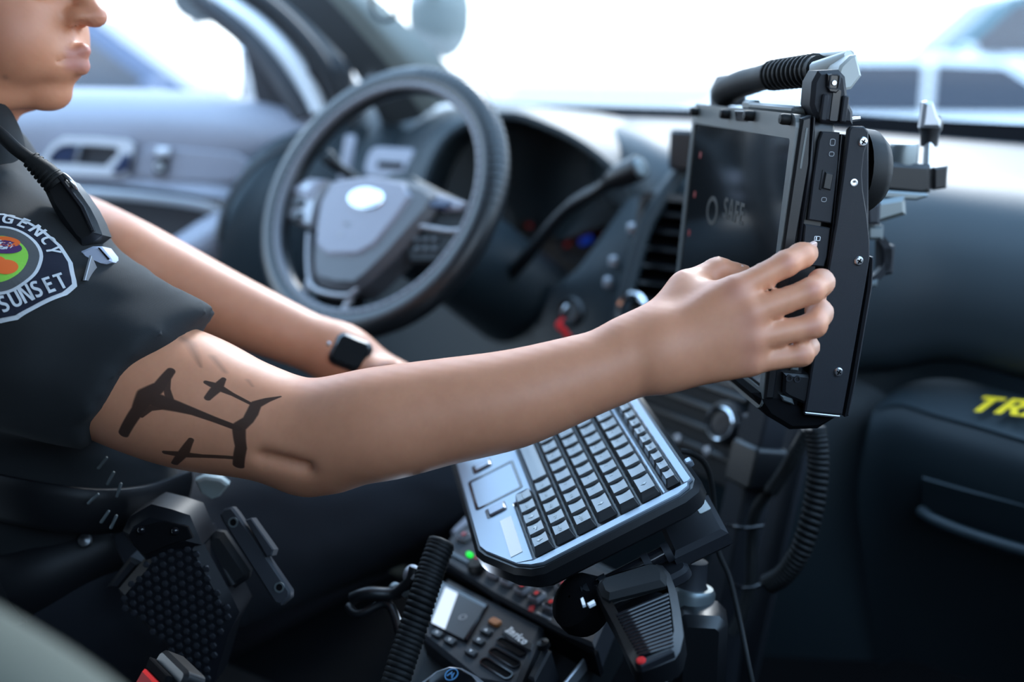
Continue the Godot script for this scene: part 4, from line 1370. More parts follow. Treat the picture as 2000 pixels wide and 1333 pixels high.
	var lb := part(dk, "latch_block", slab(poly_at(s, [[1532, 730], [1585, 734], [1583, 775], [1572, 790], [1540, 776], [1530, 768]], 0.006), -0.012, 0.006, 0.002), M.black_plastic)
	for q in [[1541, 739], [1557, 741]]:
		var c := lp(s, q[0], q[1], 0.006)
		part(lb, "latch_screw", rim_mb(ngon(0.0028, 14, c), ngon(0.0018, 14, c), 0.005, 0.0068).mesh(), M.powder_coat)
	part(lb, "latch_foot", slab(poly_at(s, [[1524, 772], [1548, 778], [1552, 792], [1530, 784]], 0.004), -0.01, 0.004, 0.001), M.gunmetal)
	part(dk, "vent_comb", slab(poly_at(s, [[1548, 706], [1562, 708], [1560, 726], [1545, 724]], 0.004), -0.004, 0.004, 0.001), M.bezel)


# ---------------------------------------------------------------- swing arm and pole that carry the dock
func build_mount() -> void:
	var f := frame(P(1780, 350, 1.10), Vector3(cam_basis.x.x, 0, cam_basis.x.z), Vector3.UP)
	var m := thing("swing_mount", "grey and black swing arm with a clamp lever behind the tablet", "mount arm", f)
	var sl := func(called: String, pts: Array, z0: float, z1: float, mt: Material, bev := 0.002):
		return part(m, called, slab(poly_at(f, pts, z1), z0, z1, bev, true), mt)
	sl.call("clamp_block", [[1712, 316], [1820, 322], [1820, 376], [1800, 380], [1712, 372]], -0.03, 0.01, M.black_plastic, 0.004)
	sl.call("end_block", [[1824, 328], [1853, 324], [1850, 368], [1824, 372]], -0.02, 0.006, M.black_plastic, 0.002)
	sl.call("lower_plate", [[1696, 370], [1810, 378], [1816, 384], [1790, 392], [1696, 386]], -0.03, 0.012, M.gunmetal)
	sl.call("bar", [[1694, 396], [1770, 384], [1772, 420], [1720, 436], [1696, 440]], -0.03, 0.016, M.gunmetal, 0.004)
	sl.call("bar_end", [[1692, 398], [1722, 396], [1720, 440], [1694, 440]], 0.0, 0.022, M.console_grey, 0.003)
	sl.call("pivot_top", [[1694, 440], [1728, 442], [1726, 470], [1694, 470]], -0.03, 0.012, M.gunmetal, 0.003)
	sl.call("pivot_block", [[1722, 476], [1750, 482], [1746, 536], [1722, 542]], -0.02, 0.004, M.powder_coat, 0.003)
	sl.call("pivot_foot", [[1694, 552], [1716, 546], [1714, 560], [1694, 564]], -0.02, 0.006, M.gunmetal, 0.002)
	var ck := f.affine_inverse()
	part(m, "round_cap", lathe([V(0.001, -0.014), V(0.0125, -0.014), V(0.0135, -0.012), V(0.0135, 0.006), V(0.0120, 0.0085), V(0.001, 0.0085)], 24), M.gunmetal, along(ck * P(1765, 298, 1.10), Vector3.UP))
	part(m, "pivot_ring", rim_mb(ngon(0.027, 32), ngon(0.020, 32), -0.006, 0.004).mesh(), M.powder_coat, at((ck * P(1702, 512, 1.09)).x, (ck * P(1702, 512, 1.09)).y, 0.0))
	var lv := part(m, "clamp_pin", tube([ck * P(1812, 330, 1.10), ck * P(1816, 262, 1.10)], 0.005, 12), M.steel)
	part(lv, "hub", lathe([V(0.006, -0.016), V(0.008, -0.016), V(0.0085, -0.004), V(0.0105, 0.0), V(0.0105, 0.008), V(0.008, 0.012), V(0.001, 0.012)], 20), M.black_plastic, along(ck * P(1817, 252, 1.10), Vector3.UP))
	part(lv, "lever", slab(poly_at(f, [[1797, 250], [1800, 232], [1804, 200], [1812, 197], [1824, 199], [1832, 226], [1839, 236], [1837, 250]], 0.004), -0.006, 0.006, 0.003, true), M.satin_silver)
	# pole from the floor
	var pl := thing("mount_pole", "black square mounting pole rising from the floor behind the keyboard", "pole")
	var pd := P(1500, 830, 1.22) - P(1405, 1180, 1.26)
	var pf := frame(P(1452, 1005, 1.24), Vector3(1, 0, 0.55), pd)
	part(pl, "upper_tube", slab(rrect(0.032, 0.10, 0.004, 2), -0.016, 0.016, 0.003, true), M.powder_coat, Transform3D(pf.basis, P(1492, 850, 1.22)))
	part(pl, "collar", slab(rrect(0.044, 0.045, 0.005, 2), -0.022, 0.022, 0.003, true), M.black_plastic, Transform3D(pf.basis, P(1478, 908, 1.225)))
	part(pl, "lower_tube", slab(rrect(0.036, 0.30, 0.004, 2), -0.018, 0.018, 0.003, true), M.powder_coat, Transform3D(pf.basis, P(1434, 1080, 1.26)))
	part(pl, "lower_plate", slab(rrect(0.05, 0.34, 0.006, 2), -0.004, 0.004, 0.002, true), M.powder_coat, Transform3D(pf.basis, P(1505, 1060, 1.28)))
	part(pl, "foot", box(Vector3(0.16, 0.02, 0.16), 0.004), M.powder_coat, at(P(1400, 1250, 1.3).x, 0.42, P(1400, 1250, 1.3).z))
	part(pl, "post", tube([P(1420, 1150, 1.27), Vector3(P(1400, 1250, 1.3).x, 0.42, P(1400, 1250, 1.3).z)], 0.02, 12), M.powder_coat)


# ---------------------------------------------------------------- keyboard
func key_mesh(w: float, h: float, hgt := 0.0085) -> ArrayMesh:
	var mb := MB.new()
	var b := rrect(w, h, 0.0012, 2)
	var tp := rrect(w - 0.0042, h - 0.0050, 0.0010, 2, V(0, 0.0008))
	var k := b.size()
	for i in k:
		var j := (i + 1) % k
		var o := Vector3(b[i].x + b[j].x, b[i].y + b[j].y, 0.002)
		mb.quad(Vector3(b[i].x, b[i].y, -hgt), Vector3(b[j].x, b[j].y, -hgt), Vector3(tp[j].x, tp[j].y, -0.0003), Vector3(tp[i].x, tp[i].y, -0.0003), o)
	# dished top
	var rows := []
	for r in 7:
		var row := []
		for c in 5:
			var x := (c / 4.0 - 0.5) * (w - 0.0044)
			var y := (r / 6.0 - 0.5) * (h - 0.0052) + 0.0008
			row.append(Vector3(x, y, -0.0003 - 0.0006 * (1.0 - pow(r / 3.0 - 1.0, 2))))
		rows.append(row)
	mb.grid(rows, false, false, false)
	if mb.n[mb.n.size() - 1].z < 0:
		mb.v.resize(mb.v.size() - 35)
		mb.n.resize(mb.n.size() - 35)
		mb.uv.resize(mb.uv.size() - 35)
		mb.ix.resize(mb.ix.size() - 24 * 6)
		mb.grid(rows, false, false, true)
	return mb.mesh()


func arrow(dir: int) -> ArrayMesh:
	var p := PackedVector2Array([V(-0.0005, -0.0025), V(0.0005, -0.0025), V(0.0005, 0.0006), V(0.0018, 0.0006), V(0, 0.0026), V(-0.0018, 0.0006), V(-0.0005, 0.0006)])
	var q := PackedVector2Array()
	for v in p:
		q.append(v.rotated(dir * PI / 2))
	return slab(q, 0.0, 0.0003)


func build_keyboard() -> void:
	var t := Transform3D(Basis(Vector3(0.6972, -0.1134, 0.7079), Vector3(0.6729, 0.4440, -0.5916), Vector3(-0.2472, 0.8888, 0.3858)).orthonormalized(), Vector3(-0.5994, 0.9827, -0.8232))
	var kb := thing("keyboard", "black rugged keyboard with touchpad, lying under the reaching forearm", "keyboard", t)
	var edge := PackedVector2Array([V(-0.14, -0.033), V(0.100, -0.033), V(0.112, -0.029), V(0.150, -0.008), V(0.163, 0.004), V(0.168, 0.014), V(0.168, 0.135), V(0.164, 0.146), V(0.154, 0.1515), V(-0.14, 0.1515)])
	var big := inset(edge, -0.004)
	var area := 0.0
	for i in edge.size():
		area += edge[i].cross(edge[(i + 1) % edge.size()])
	if area < 0:
		big = inset(edge, 0.004)
	part(kb, "case", slab(big, -0.028, -0.0085, 0.004, true), M.black_plastic)
	part(kb, "case_base", slab(inset(big, 0.022), -0.042, -0.026, 0.005, true), M.black_plastic)
	# plate with openings: rows of strips round the wells
	var z0 := -0.0095
	var z1 := -0.0060
	var strips := [
		PackedVector2Array([V(-0.138, -0.031), V(0.099, -0.031), V(0.111, -0.027), V(0.149, -0.006), V(0.156, 0.0085), V(0.0605, 0.0085), V(0.0605, 0.0275), V(-0.138, 0.0275)]),
		PackedVector2Array([V(0.156, 0.0085), V(0.149, -0.006), V(0.161, 0.005), V(0.166, 0.015), V(0.166, 0.134), V(0.162, 0.144), V(0.156, 0.146)]),
		PackedVector2Array([V(-0.138, 0.1418), V(0.1555, 0.1418), V(0.156, 0.146), V(0.154, 0.1495), V(-0.138, 0.1495)]),
		PackedVector2Array([V(-0.138, 0.1235), V(0.1558, 0.1235), V(0.1558, 0.1265), V(-0.138, 0.1265)]),
	]
	for p in strips:
		part(kb, "top_plate", slab(p, z0, z1, 0.0008), M.key_plate)
	part(kb, "key_well", slab(PackedVector2Array([V(0.0605, 0.0085), V(0.156, 0.0085), V(0.156, 0.1418), V(-0.138, 0.1418), V(-0.138, 0.0275), V(0.0605, 0.0275)]), -0.0105, -0.0088), M.key_well)
	# touchpad and its buttons, strip label
	part(kb, "touchpad_rim", rim_mb(rrect(0.056, 0.047, 0.003, 3, V(0.0145, -0.0017)), rrect(0.050, 0.041, 0.002, 3, V(0.0145, -0.0017)), z1 - 0.0006, z1 + 0.0004).mesh(), M.gloss_black)
	part(kb, "touchpad", slab(rrect(0.050, 0.041, 0.002, 3, V(0.0145, -0.0017)), z1 - 0.001, z1 - 0.0001), M.touch_pad)
	for x in [0.0568, -0.0303]:
		part(kb, "button_recess", slab(rrect(0.0165, 0.0195, 0.002, 2, V(x, -0.0078)), z1 - 0.001, z1 + 0.0003), M.gloss_black)
		part(kb, "touchpad_button", slab(rrect(0.0135, 0.0160, 0.002, 3, V(x, -0.0070)), z1 - 0.001, z1 + 0.0022, 0.0012), M.touch_pad)
	part(kb, "strip_label", slab(PackedVector2Array([V(0.078, -0.0076), V(0.138, -0.0082), V(0.138, 0.0024), V(0.078, 0.0030)]), z1 - 0.0005, z1 + 0.0005), M.sticker)
	# keys
	var std := key_mesh(0.0180, 0.0178)
	var fun := key_mesh(0.0158, 0.0125, 0.0075)
	var wide := key_mesh(0.0265, 0.0178)
	var space := key_mesh(0.092, 0.0178)
	var tab_key := key_mesh(0.024, 0.0178)
	var cap_row := func(y: float, x0: float, pitch: float, n0: int, n1: int, shape: Mesh, marks: Array):
		for i in range(n0, n1):
			var k := part(kb, "key", shape, M.key_cap, at(x0 + pitch * i, y, 0))
			var mk: String = marks[i - n0] if i - n0 < marks.size() else ""
			if mk != "":
				var tx := text(mk, 0.0045 if mk.length() < 2 else 0.0032, 0.0002)
				part(k, "legend", tx, M.key_print, at(0.0 if mk.length() > 1 else -0.003, -0.0010 if mk.length() < 2 else 0.0, -0.0007))
	cap_row.call(0.019, 0.0650, 0.0192, 0, 2, std, ["Home", "End"])
	for q in [[0.1034, 0], [0.1226, 1], [0.1418, 2]]:
		var k := part(kb, "key", std, M.key_cap, at(q[0], 0.019, 0))
		part(k, "legend", arrow(q[1]), M.key_print, at(0, 0.0005, -0.0008))
	part(kb, "space_bar", space, M.key_cap, at(0.006, 0.038, 0))
	cap_row.call(0.038, 0.0632, 0.0193, 0, 5, std, ["Alt", "Fn", "Ctrl", "Ins", "PgUp"])
	cap_row.call(0.038, -0.0530, 0.0193, -4, 0, std, ["Ctrl", "Fn", "Win", "Alt"])
	cap_row.call(0.057, 0.0060, 0.0193, -6, 8, std, ["", "Z", "X", "C", "V", "B", "N", "M", ",", ".", "/", "Del", "", "PgDn"])
	cap_row.call(0.076, -0.0049, 0.0193, -6, 7, std, ["", "A", "S", "D", "F", "G", "H", "J", "K", "L", ";", "'", "\\"])
	var sk := part(kb, "key", wide, M.key_cap, at(0.1345, 0.076, 0))
	part(sk, "legend", arrow(0), M.key_print, at(0, 0, -0.0008))
	cap_row.call(0.095, -0.0074, 0.0188, -6, 9, std, ["", "Q", "W", "E", "R", "T", "Y", "U", "I", "O", "P", "[", "]", "", ""])
	cap_row.call(0.114, 0.0001, 0.0190, -6, 7, std, ["1", "2", "3", "4", "5", "6", "7", "8", "9", "0", "-", "=", ""])
	var bk := part(kb, "key", wide, M.key_cap, at(0.1374, 0.114, 0))
	part(bk, "legend", arrow(0), M.key_print, at(0, 0, -0.0008))
	cap_row.call(0.1345, 0.0035, 0.01725, -7, 9, fun, ["Esc", "F1", "F2", "F3", "F4", "F5", "F6", "F7", "F8", "F9", "F10", "F11", "F12", "", "F", ""])
	part(kb, "cable_port", box(Vector3(0.008, 0.006, 0.006), 0.001), M.key_plate, at(0.122, 0.156, -0.012))
	# tilting bracket under its near end
	var br := thing("keyboard_bracket", "black hinged metal bracket under the keyboard's near end", "bracket", t)
	part(br, "hinge_bar", tube([Vector3(0.166, 0.030, -0.050), Vector3(0.166, 0.108, -0.050)], 0.0065, 12), M.gloss_black)
	for y in [0.034, 0.050, 0.088, 0.106]:
		part(br, "hinge_knuckle", lathe([V(0.0065, -0.003), V(0.0082, -0.003), V(0.0082, 0.003), V(0.0065, 0.003)], 16), M.powder_coat, at(0.166, y, -0.050))
	part(br, "wing", slab(PackedVector2Array([V(0.105, 0.112), V(0.170, 0.108), V(0.172, 0.156), V(0.110, 0.160)]), -0.070, -0.052, 0.004, true), M.powder_coat)
	part(br, "wing_tag", slab(rrect(0.016, 0.010, 0.001, 1, V(0.128, 0.150)), -0.052, -0.0515), M.sticker)
	part(br, "slotted_plate", slab(rrect(0.046, 0.084, 0.008, 3, V(0.158, 0.074)), -0.075, -0.062, 0.003, true), M.powder_coat)
	part(br, "slot", rim_mb(rrect(0.014, 0.042, 0.0068, 5, V(0.174, 0.074)), rrect(0.010, 0.038, 0.0048, 5, V(0.174, 0.074)), -0.063, -0.060).mesh(), M.steel)
	part(br, "slot_dark", slab(rrect(0.0105, 0.0385, 0.005, 4, V(0.174, 0.074)), -0.064, -0.0615), M.matte_black)
	screw(br, Vector3(0.174, 0.068, -0.061), Vector3(0, 0, 1), 0.0038)


# ---------------------------------------------------------------- console with siren box and radio
var con: Transform3D


func build_console() -> void:
	var ang := deg_to_rad(14)
	var fw := Vector3(sin(ang), 0, -cos(ang))
	con = frame(P(1000, 1190, 1.10), Vector3(cos(ang), 0, sin(ang)), fw * cos(0.30) + Vector3.UP * sin(0.30))
	var c := thing("centre_console", "black equipment console between the front seats", "console", con)
	part(c, "tray", slab(poly_at(con, [[700, 1420], [868, 1062], [945, 990], [1225, 1120], [1200, 1226], [1090, 1420]], -0.03), -0.07, -0.030, 0.004), M.vinyl_dark)
	part(c, "bright_edge", slab(poly_at(con, [[1190, 1226], [1196, 1228], [1100, 1345], [1094, 1343]], -0.02), -0.03, -0.018, 0.001), M.satin_silver)
	part(c, "side_rail", slab(poly_at(con, [[880, 1040], [935, 985], [960, 990], [905, 1056]], -0.01), -0.03, -0.008, 0.002), M.door_vinyl)
	# siren controller
	var sc := thing("siren_controller", "black siren control box with square red-lit buttons under the keyboard", "control box", con)
	part(sc, "box", slab(poly_at(con, [[852, 1088], [884, 1040], [940, 1000], [1215, 1130], [1160, 1262], [1100, 1236], [960, 1160]]), -0.03, 0.0, 0.003), M.console_grey)
	part(sc, "front_edge", slab(poly_at(con, [[850, 1098], [856, 1092], [1166, 1262], [1160, 1272]]), -0.03, -0.004, 0.002), M.matte_black)
	for q in [[968, 1123], [994, 1137], [1022, 1154], [1050, 1169], [1078, 1186], [1076, 1135], [1102, 1150], [908, 1053]]:
		var p := lp(con, q[0], q[1])
		var b := part(sc, "button", slab(rrect(0.0135, 0.0135, 0.002, 2), 0.0, 0.005, 0.001), M.button_rim, at(p.x, p.y, 0))
		part(b, "cap", slab(rrect(0.0095, 0.0095, 0.0015, 2), 0.004, 0.0065, 0.0008), M.button_cap)
		part(b, "light", slab(rrect(0.0036, 0.0042, 0.0008, 1, V(0.0005, 0)), 0.0064, 0.0069), M.led_red)
	for q in [[918, 1086, "led_green"], [934, 1094, "led_red"], [949, 1102, "led_red"]]:
		var p := lp(con, q[0], q[1])
		part(sc, "indicator", slab(rrect(0.007, 0.004, 0.0012, 2, p), 0.0, 0.0035, 0.0008), M[q[2]])
	var kp := lp(con, 932, 1112)
	part(sc, "rotary_knob", lathe([V(0.0095, 0), V(0.009, 0.006), V(0.007, 0.008), V(0.001, 0.008)], 20), M.rubber, Transform3D(Basis(Vector3.RIGHT, PI / 2), Vector3(kp.x, kp.y, 0)))
	part(sc, "slider_slot", slab(poly_at(con, [[876, 1084], [880, 1078], [918, 1098], [914, 1104]]), 0.0, 0.002, 0.0005), M.gloss_black)
	part(sc, "small_print", slab(poly_at(con, [[1050, 1196], [1078, 1210], [1076, 1213], [1048, 1199]]), 0.0, 0.0006), M.print_grey)
	part(sc, "red_print", slab(poly_at(con, [[1034, 1186], [1044, 1184], [1042, 1196], [1032, 1194]]), 0.0, 0.0006), M.dim_red)
	# two-way radio
	var rz := -0.006
	var ra := thing("two_way_radio", "mobile radio with small screen with a white strip, orange key and speaker slots", "radio", con)
	part(ra, "body", slab(poly_at(con, [[872, 1126], [1062, 1222], [1010, 1345], [930, 1330], [820, 1240]], rz), -0.05, rz, 0.004), M.console_grey)
	part(ra, "screen_frame", slab(poly_at(con, [[862, 1138], [954, 1186], [914, 1258], [836, 1216]], rz), rz - 0.004, rz + 0.003, 0.001), M.gloss_black)
	var s := part(ra, "screen", slab(poly_at(con, [[868, 1147], [947, 1188], [905, 1250], [842, 1218]], rz + 0.003), rz + 0.002, rz + 0.0036), M.display_dark)
	var lit := part(s, "white_strip", slab(poly_at(con, [[870, 1148], [894, 1160], [869, 1230], [843, 1217]], rz + 0.0036), rz + 0.003, rz + 0.0042), M.glow_white)  # white strip on the screen, drawn as an emissive surface
	var sy := lp(con, 904, 1207, rz + 0.0036)
	part(s, "screen_symbol", rim_mb(ngon(0.004, 12, sy), ngon(0.0028, 12, sy), rz + 0.0036, rz + 0.004).mesh(), M.print_grey)
	var ls := AreaLight3D.new()
	ls.name = "radio_strip_light"
	ls.area_size = Vector2(0.012, 0.03)
	ls.light_color = Color(0.82, 0.90, 1.0)
	ls.light_energy = 0.003
	ls.shadow_enabled = true
	var lc := lp(con, 869, 1190, rz)
	ls.transform = con * Transform3D(Basis(Vector3.UP, PI), Vector3(lc.x, lc.y, rz + 0.006))
	add_child(ls)
	for q in [[967, 1218, "orange_key"], [951, 1236, "button_cap"], [936, 1255, "button_cap"], [921, 1277, "button_cap"], [855, 1241, "button_cap"], [880, 1255, "button_cap"]]:
		var p := lp(con, q[0], q[1], rz)
		var k := part(ra, "key", slab(rrect(0.0135, 0.0085, 0.003, 3), rz - 0.001, rz + 0.003, 0.001), M[q[2]], at(p.x, p.y, 0))
		if q[2] != "orange_key":
			part(k, "legend", slab(PackedVector2Array([V(-0.002, -0.0012), V(0.002, -0.0012), V(0, 0.0016)]), rz + 0.003, rz + 0.0034), M.print_white, Transform3D(Basis(Vector3(0, 0, 1), 0.0 if q[1] == 1236 else PI), Vector3.ZERO))
	for e in [[975, 1251, 1024, 1280], [961, 1272, 1011, 1302], [944, 1292, 996, 1324]]:
		var a := lp(con, e[0], e[1], rz)
		var b := lp(con, e[2], e[3], rz)
		var w := a.distance_to(b)
		var tr := Transform3D(Basis(Vector3(0, 0, 1), (b - a).angle()), Vector3((a.x + b.x) / 2, (a.y + b.y) / 2, rz))
		part(ra, "speaker_slot_rim", rim_mb(rrect(w + 0.004, 0.010, 0.0048, 4), rrect(w + 0.001, 0.007, 0.0034, 4), -0.001, 0.0016).mesh(), M.gloss_black, tr)
		part(ra, "speaker_slot", slab(rrect(w + 0.001, 0.007, 0.0034, 4), -0.001, 0.0006), M.matte_black, tr)
	var bp := lp(con, 1011, 1247, rz)
	part(ra, "brand_plate", slab(poly_at(con, [[984, 1228], [1042, 1260], [1038, 1274], [1000, 1256], [982, 1240]], rz), rz, rz + 0.0015, 0.0004), M.button_cap)
	part(ra, "brand_lettering", text("Inrico", 0.0105, 0.0004, false, true), M.print_white, Transform3D(Basis(Vector3(0, 0, 1), -0.12), Vector3(bp.x, bp.y, rz + 0.0024)))
	part(ra, "side_bracket", slab(poly_at(con, [[1060, 1262], [1076, 1270], [1044, 1330], [1030, 1322]], rz + 0.01), -0.05, rz + 0.01, 0.002), M.powder_coat)
	part(ra, "side_screw", lathe([V(0.006, 0), V(0.0055, 0.005), V(0.001, 0.006)], 14), M.black_plastic, at(lp(con, 1065, 1274).x, lp(con, 1065, 1274).y, 0.006, Basis(Vector3.RIGHT, PI / 2)))
	# second handset lying in front, only its top edge in the picture
	var ht := frame(P(884, 1345, 0.98), Vector3(cos(ang), 0, sin(ang) - 0.1), fw * 0.85 + Vector3.UP * 0.45)
	var hs := thing("radio_handset", "handset with silver rim and round blue emblem at bottom edge", "handset", ht)
	var ol := poly_at(ht, [[812, 1336], [850, 1308], [876, 1299], [900, 1302], [930, 1318], [956, 1340], [930, 1400], [840, 1400]])
	part(hs, "rim", slab(ol, -0.02, 0.0, 0.003), M.satin_silver)
	part(hs, "face", slab(poly_at(ht, [[830, 1335], [854, 1314], [878, 1306], [898, 1308], [922, 1322], [940, 1342], [920, 1398], [846, 1396]]), -0.004, 0.0016, 0.001), M.gloss_black)
	var em := lp(ht, 882, 1319, 0.0016)
	part(hs, "emblem_ring", rim_mb(ngon(0.0062, 24, em), ngon(0.0052, 24, em), 0.001, 0.0024).mesh(), M.emblem_blue)
	for k in [-1, 1]:
		part(hs, "emblem_wing", slab(PackedVector2Array([V(0.0, -0.0005), V(0.0013 * k, 0.0028), V(0.0034 * k, -0.0028), V(0.0022 * k, -0.0028), V(0.0013 * k, 0.0002)]), 0.0012, 0.0024), M.emblem_blue, at(em.x, em.y, 0))
	# buckle, bolts and the odd fittings in the shade by the thigh
	var st := thing("seat_stalk", "dark stalk with round silver bolts beside the console", "fitting")
	part(st, "bolt", lathe([V(0.001, -0.004), V(0.0085, -0.004), V(0.0085, 0.001), V(0.006, 0.0035), V(0.001, 0.004)], 18), M.satin_silver, along(P(803, 1122, 1.02), Vector3(-0.1, 0.6, 0.8)))
	part(st, "bolt", lathe([V(0.001, -0.004), V(0.0065, -0.004), V(0.0065, 0.001), V(0.004, 0.003), V(0.001, 0.0035)], 18), M.gunmetal, along(P(770, 1152, 1.03), Vector3(-0.1, 0.6, 0.8)))
	part(st, "bolt", lathe([V(0.001, -0.004), V(0.006, -0.004), V(0.006, 0.001), V(0.001, 0.003)], 18), M.gunmetal, along(P(795, 1155, 1.02), Vector3(-0.1, 0.6, 0.8)))
	part(st, "arm", tube(curve([P(690, 1170, 1.04), P(720, 1160, 1.03), P(770, 1160, 1.03), P(800, 1140, 1.02), P(812, 1110, 1.02)], 5), 0.006, 10), M.black_plastic)
	part(st, "loop", tube(curve([P(680, 1185, 1.04), P(700, 1200, 1.03), P(750, 1180, 1.03), P(770, 1200, 1.02), P(785, 1260, 1.0)], 5), 0.004, 8), M.black_plastic)
	var bu := thing("seat_belt_buckle", "seat belt buckle with red release button at the bottom edge", "buckle", frame(P(296, 1358, 0.88), Vector3(1, 0, 0.3), Vector3(0.1, 0.8, -0.6)))
	part(bu, "case", slab(rrect(0.05, 0.06, 0.006, 3), -0.02, -0.002, 0.003), M.black_plastic)
	part(bu, "release_button", slab(PackedVector2Array([V(-0.016, -0.02), V(0.02, -0.02), V(0.016, 0.012), V(-0.017, 0.012)]), -0.004, 0.008, 0.002), M.red_plastic)
	part(bu, "slot", slab(PackedVector2Array([V(-0.021, 0.012), V(0.014, 0.012), V(0.012, 0.020), V(-0.024, 0.020)]), -0.004, 0.004, 0.001), M.matte_black)
	# passenger seat shoulder, close to the lens
	var se := thing("passenger_seat", "blurred grey-beige seat edge in the bottom left corner", "seat")
	part(se, "bolster", tube(curve([P(-520, 1150, 0.50), P(-300, 1270, 0.46), P(-100, 1390, 0.44), P(60, 1500, 0.43), P(220, 1650, 0.42)], 5), 0.040, 18), M.beige_cover)


# ---------------------------------------------------------------- speaker microphone on its clip and the post behind
func build_microphone() -> void:
	var t := frame(P(1250, 1200, 0.87), P(1298, 1096, 0.87) - P(1176, 1126, 0.87), P(1228, 1112, 0.925) - P(1275, 1290, 0.84))
	var m := thing("hand_microphone", "black hand microphone with slatted grille and red dot, below keyboard", "microphone", t)
	var ol := poly_at(t, [[1161, 1140], [1170, 1124], [1190, 1113], [1270, 1091], [1292, 1094], [1306, 1110], [1320, 1146], [1328, 1190], [1333, 1232], [1326, 1262], [1316, 1277], [1252, 1303], [1240, 1300], [1222, 1266], [1200, 1216], [1176, 1172]])
	part(m, "body", slab(ol, -0.030, 0.0, 0.006, true), M.black_plastic)
	part(m, "brow", slab(poly_at(t, [[1166, 1140], [1176, 1126], [1270, 1097], [1288, 1100], [1300, 1118], [1300, 1140], [1188, 1168], [1174, 1160]], 0.004), -0.002, 0.005, 0.004), M.rubber)
	for k in 14:
		var f := k / 13.0
		var a := lp(t, lerpf(1204, 1246, f), lerpf(1206, 1284, f))
		var b := lp(t, lerpf(1306, 1316, f), lerpf(1164, 1262, f))
		part(m, "grille_slat", box(Vector3(a.distance_to(b), 0.0028, 0.003), 0.0007), M.gloss_black, Transform3D(Basis(Vector3(0, 0, 1), (b - a).angle()), Vector3((a.x + b.x) / 2, (a.y + b.y) / 2, 0.001)))
	part(m, "lower_lip", slab(poly_at(t, [[1240, 1296], [1312, 1268], [1317, 1274], [1252, 1303]], 0.002), -0.004, 0.003, 0.001), M.powder_coat)
	var rd := lp(t, 1252, 1291, 0.003)
	part(m, "red_dot", slab(ngon(0.0035, 16, rd), 0.0, 0.0042, 0.0008), M.red_plastic)
	part(m, "clip_cup", lathe([V(0.001, 0), V(0.024, 0), V(0.026, 0.008), V(0.023, 0.02), V(0.014, 0.026), V(0.001, 0.026)], 24), M.matte_black, t.affine_inverse() * along(P(1152, 1190, 0.955), Vector3(-0.3, 0.6, 0.7)))
	for q in [[[1134, 1171], [1139, 1168], [1144, 1182], [1138, 1184]], [[1147, 1180], [1160, 1173], [1163, 1179], [1151, 1185]]]:
		part(m, "clip_mark", slab(poly_at(t, q, 0.012), 0.010, 0.0125), M.print_white)
	part(m, "cord_sleeve", tube([t.affine_inverse() * P(1286, 1290, 0.87), t.affine_inverse() * P(1294, 1345, 0.87)], [0.004, 0.0045], 10), M.satin_silver)
	# post behind with a yellow tag
	var p := thing("clamp_post", "grey metal clamp post with a wing knob behind the microphone", "post")
	var up := Vector3(0.02, 1, -0.15)
	part(p, "stem", lathe([V(0.001, -0.14), V(0.016, -0.14), V(0.016, 0.0), V(0.0195, 0.002), V(0.0195, 0.016), V(0.017, 0.020), V(0.001, 0.02)], 24), M.gunmetal, along(P(1350, 1190, 1.04), up))
	part(p, "neck", lathe([V(0.019, 0.0), V(0.013, 0.01), V(0.012, 0.03), V(0.001, 0.03)], 24), M.powder_coat, along(P(1348, 1160, 1.04), up))
	var nf := frame(P(1334, 1105, 1.03), Vector3(1, 0, 0.5), up)
	part(p, "wing_knob", slab(poly_at(nf, [[1302, 1114], [1306, 1086], [1322, 1074], [1344, 1074], [1356, 1090], [1358, 1140], [1340, 1150], [1318, 1150]], 0.01), -0.016, 0.010, 0.005, true), M.powder_coat)
	part(p, "side_elbow", tube(curve([P(1338, 1232, 1.02), P(1360, 1225, 1.02), P(1376, 1208, 1.03), P(1386, 1196, 1.04)], 5), 0.010, 12), M.black_plastic)
	part(p, "lower_block", box(Vector3(0.045, 0.10, 0.045), 0.008), M.black_plastic, Transform3D(Basis(Vector3.UP, 0.5), P(1365, 1290, 1.03)))
	part(p, "foot_tube", tube([P(1340, 1260, 1.04), P(1330, 1420, 1.07)], 0.018, 14), M.powder_coat)
	var yt := frame(P(1362, 1096, 1.06), Vector3(1, 0, 0.5), up)
	solo("yellow_tag", slab(poly_at(yt, [[1352, 1078], [1373, 1071], [1369, 1100], [1364, 1120], [1357, 1121], [1357, 1098]]), 0.0, 0.0015, 0.0003), M.yellow_tag, "bright yellow tag beside the clamp post", "tag", yt)


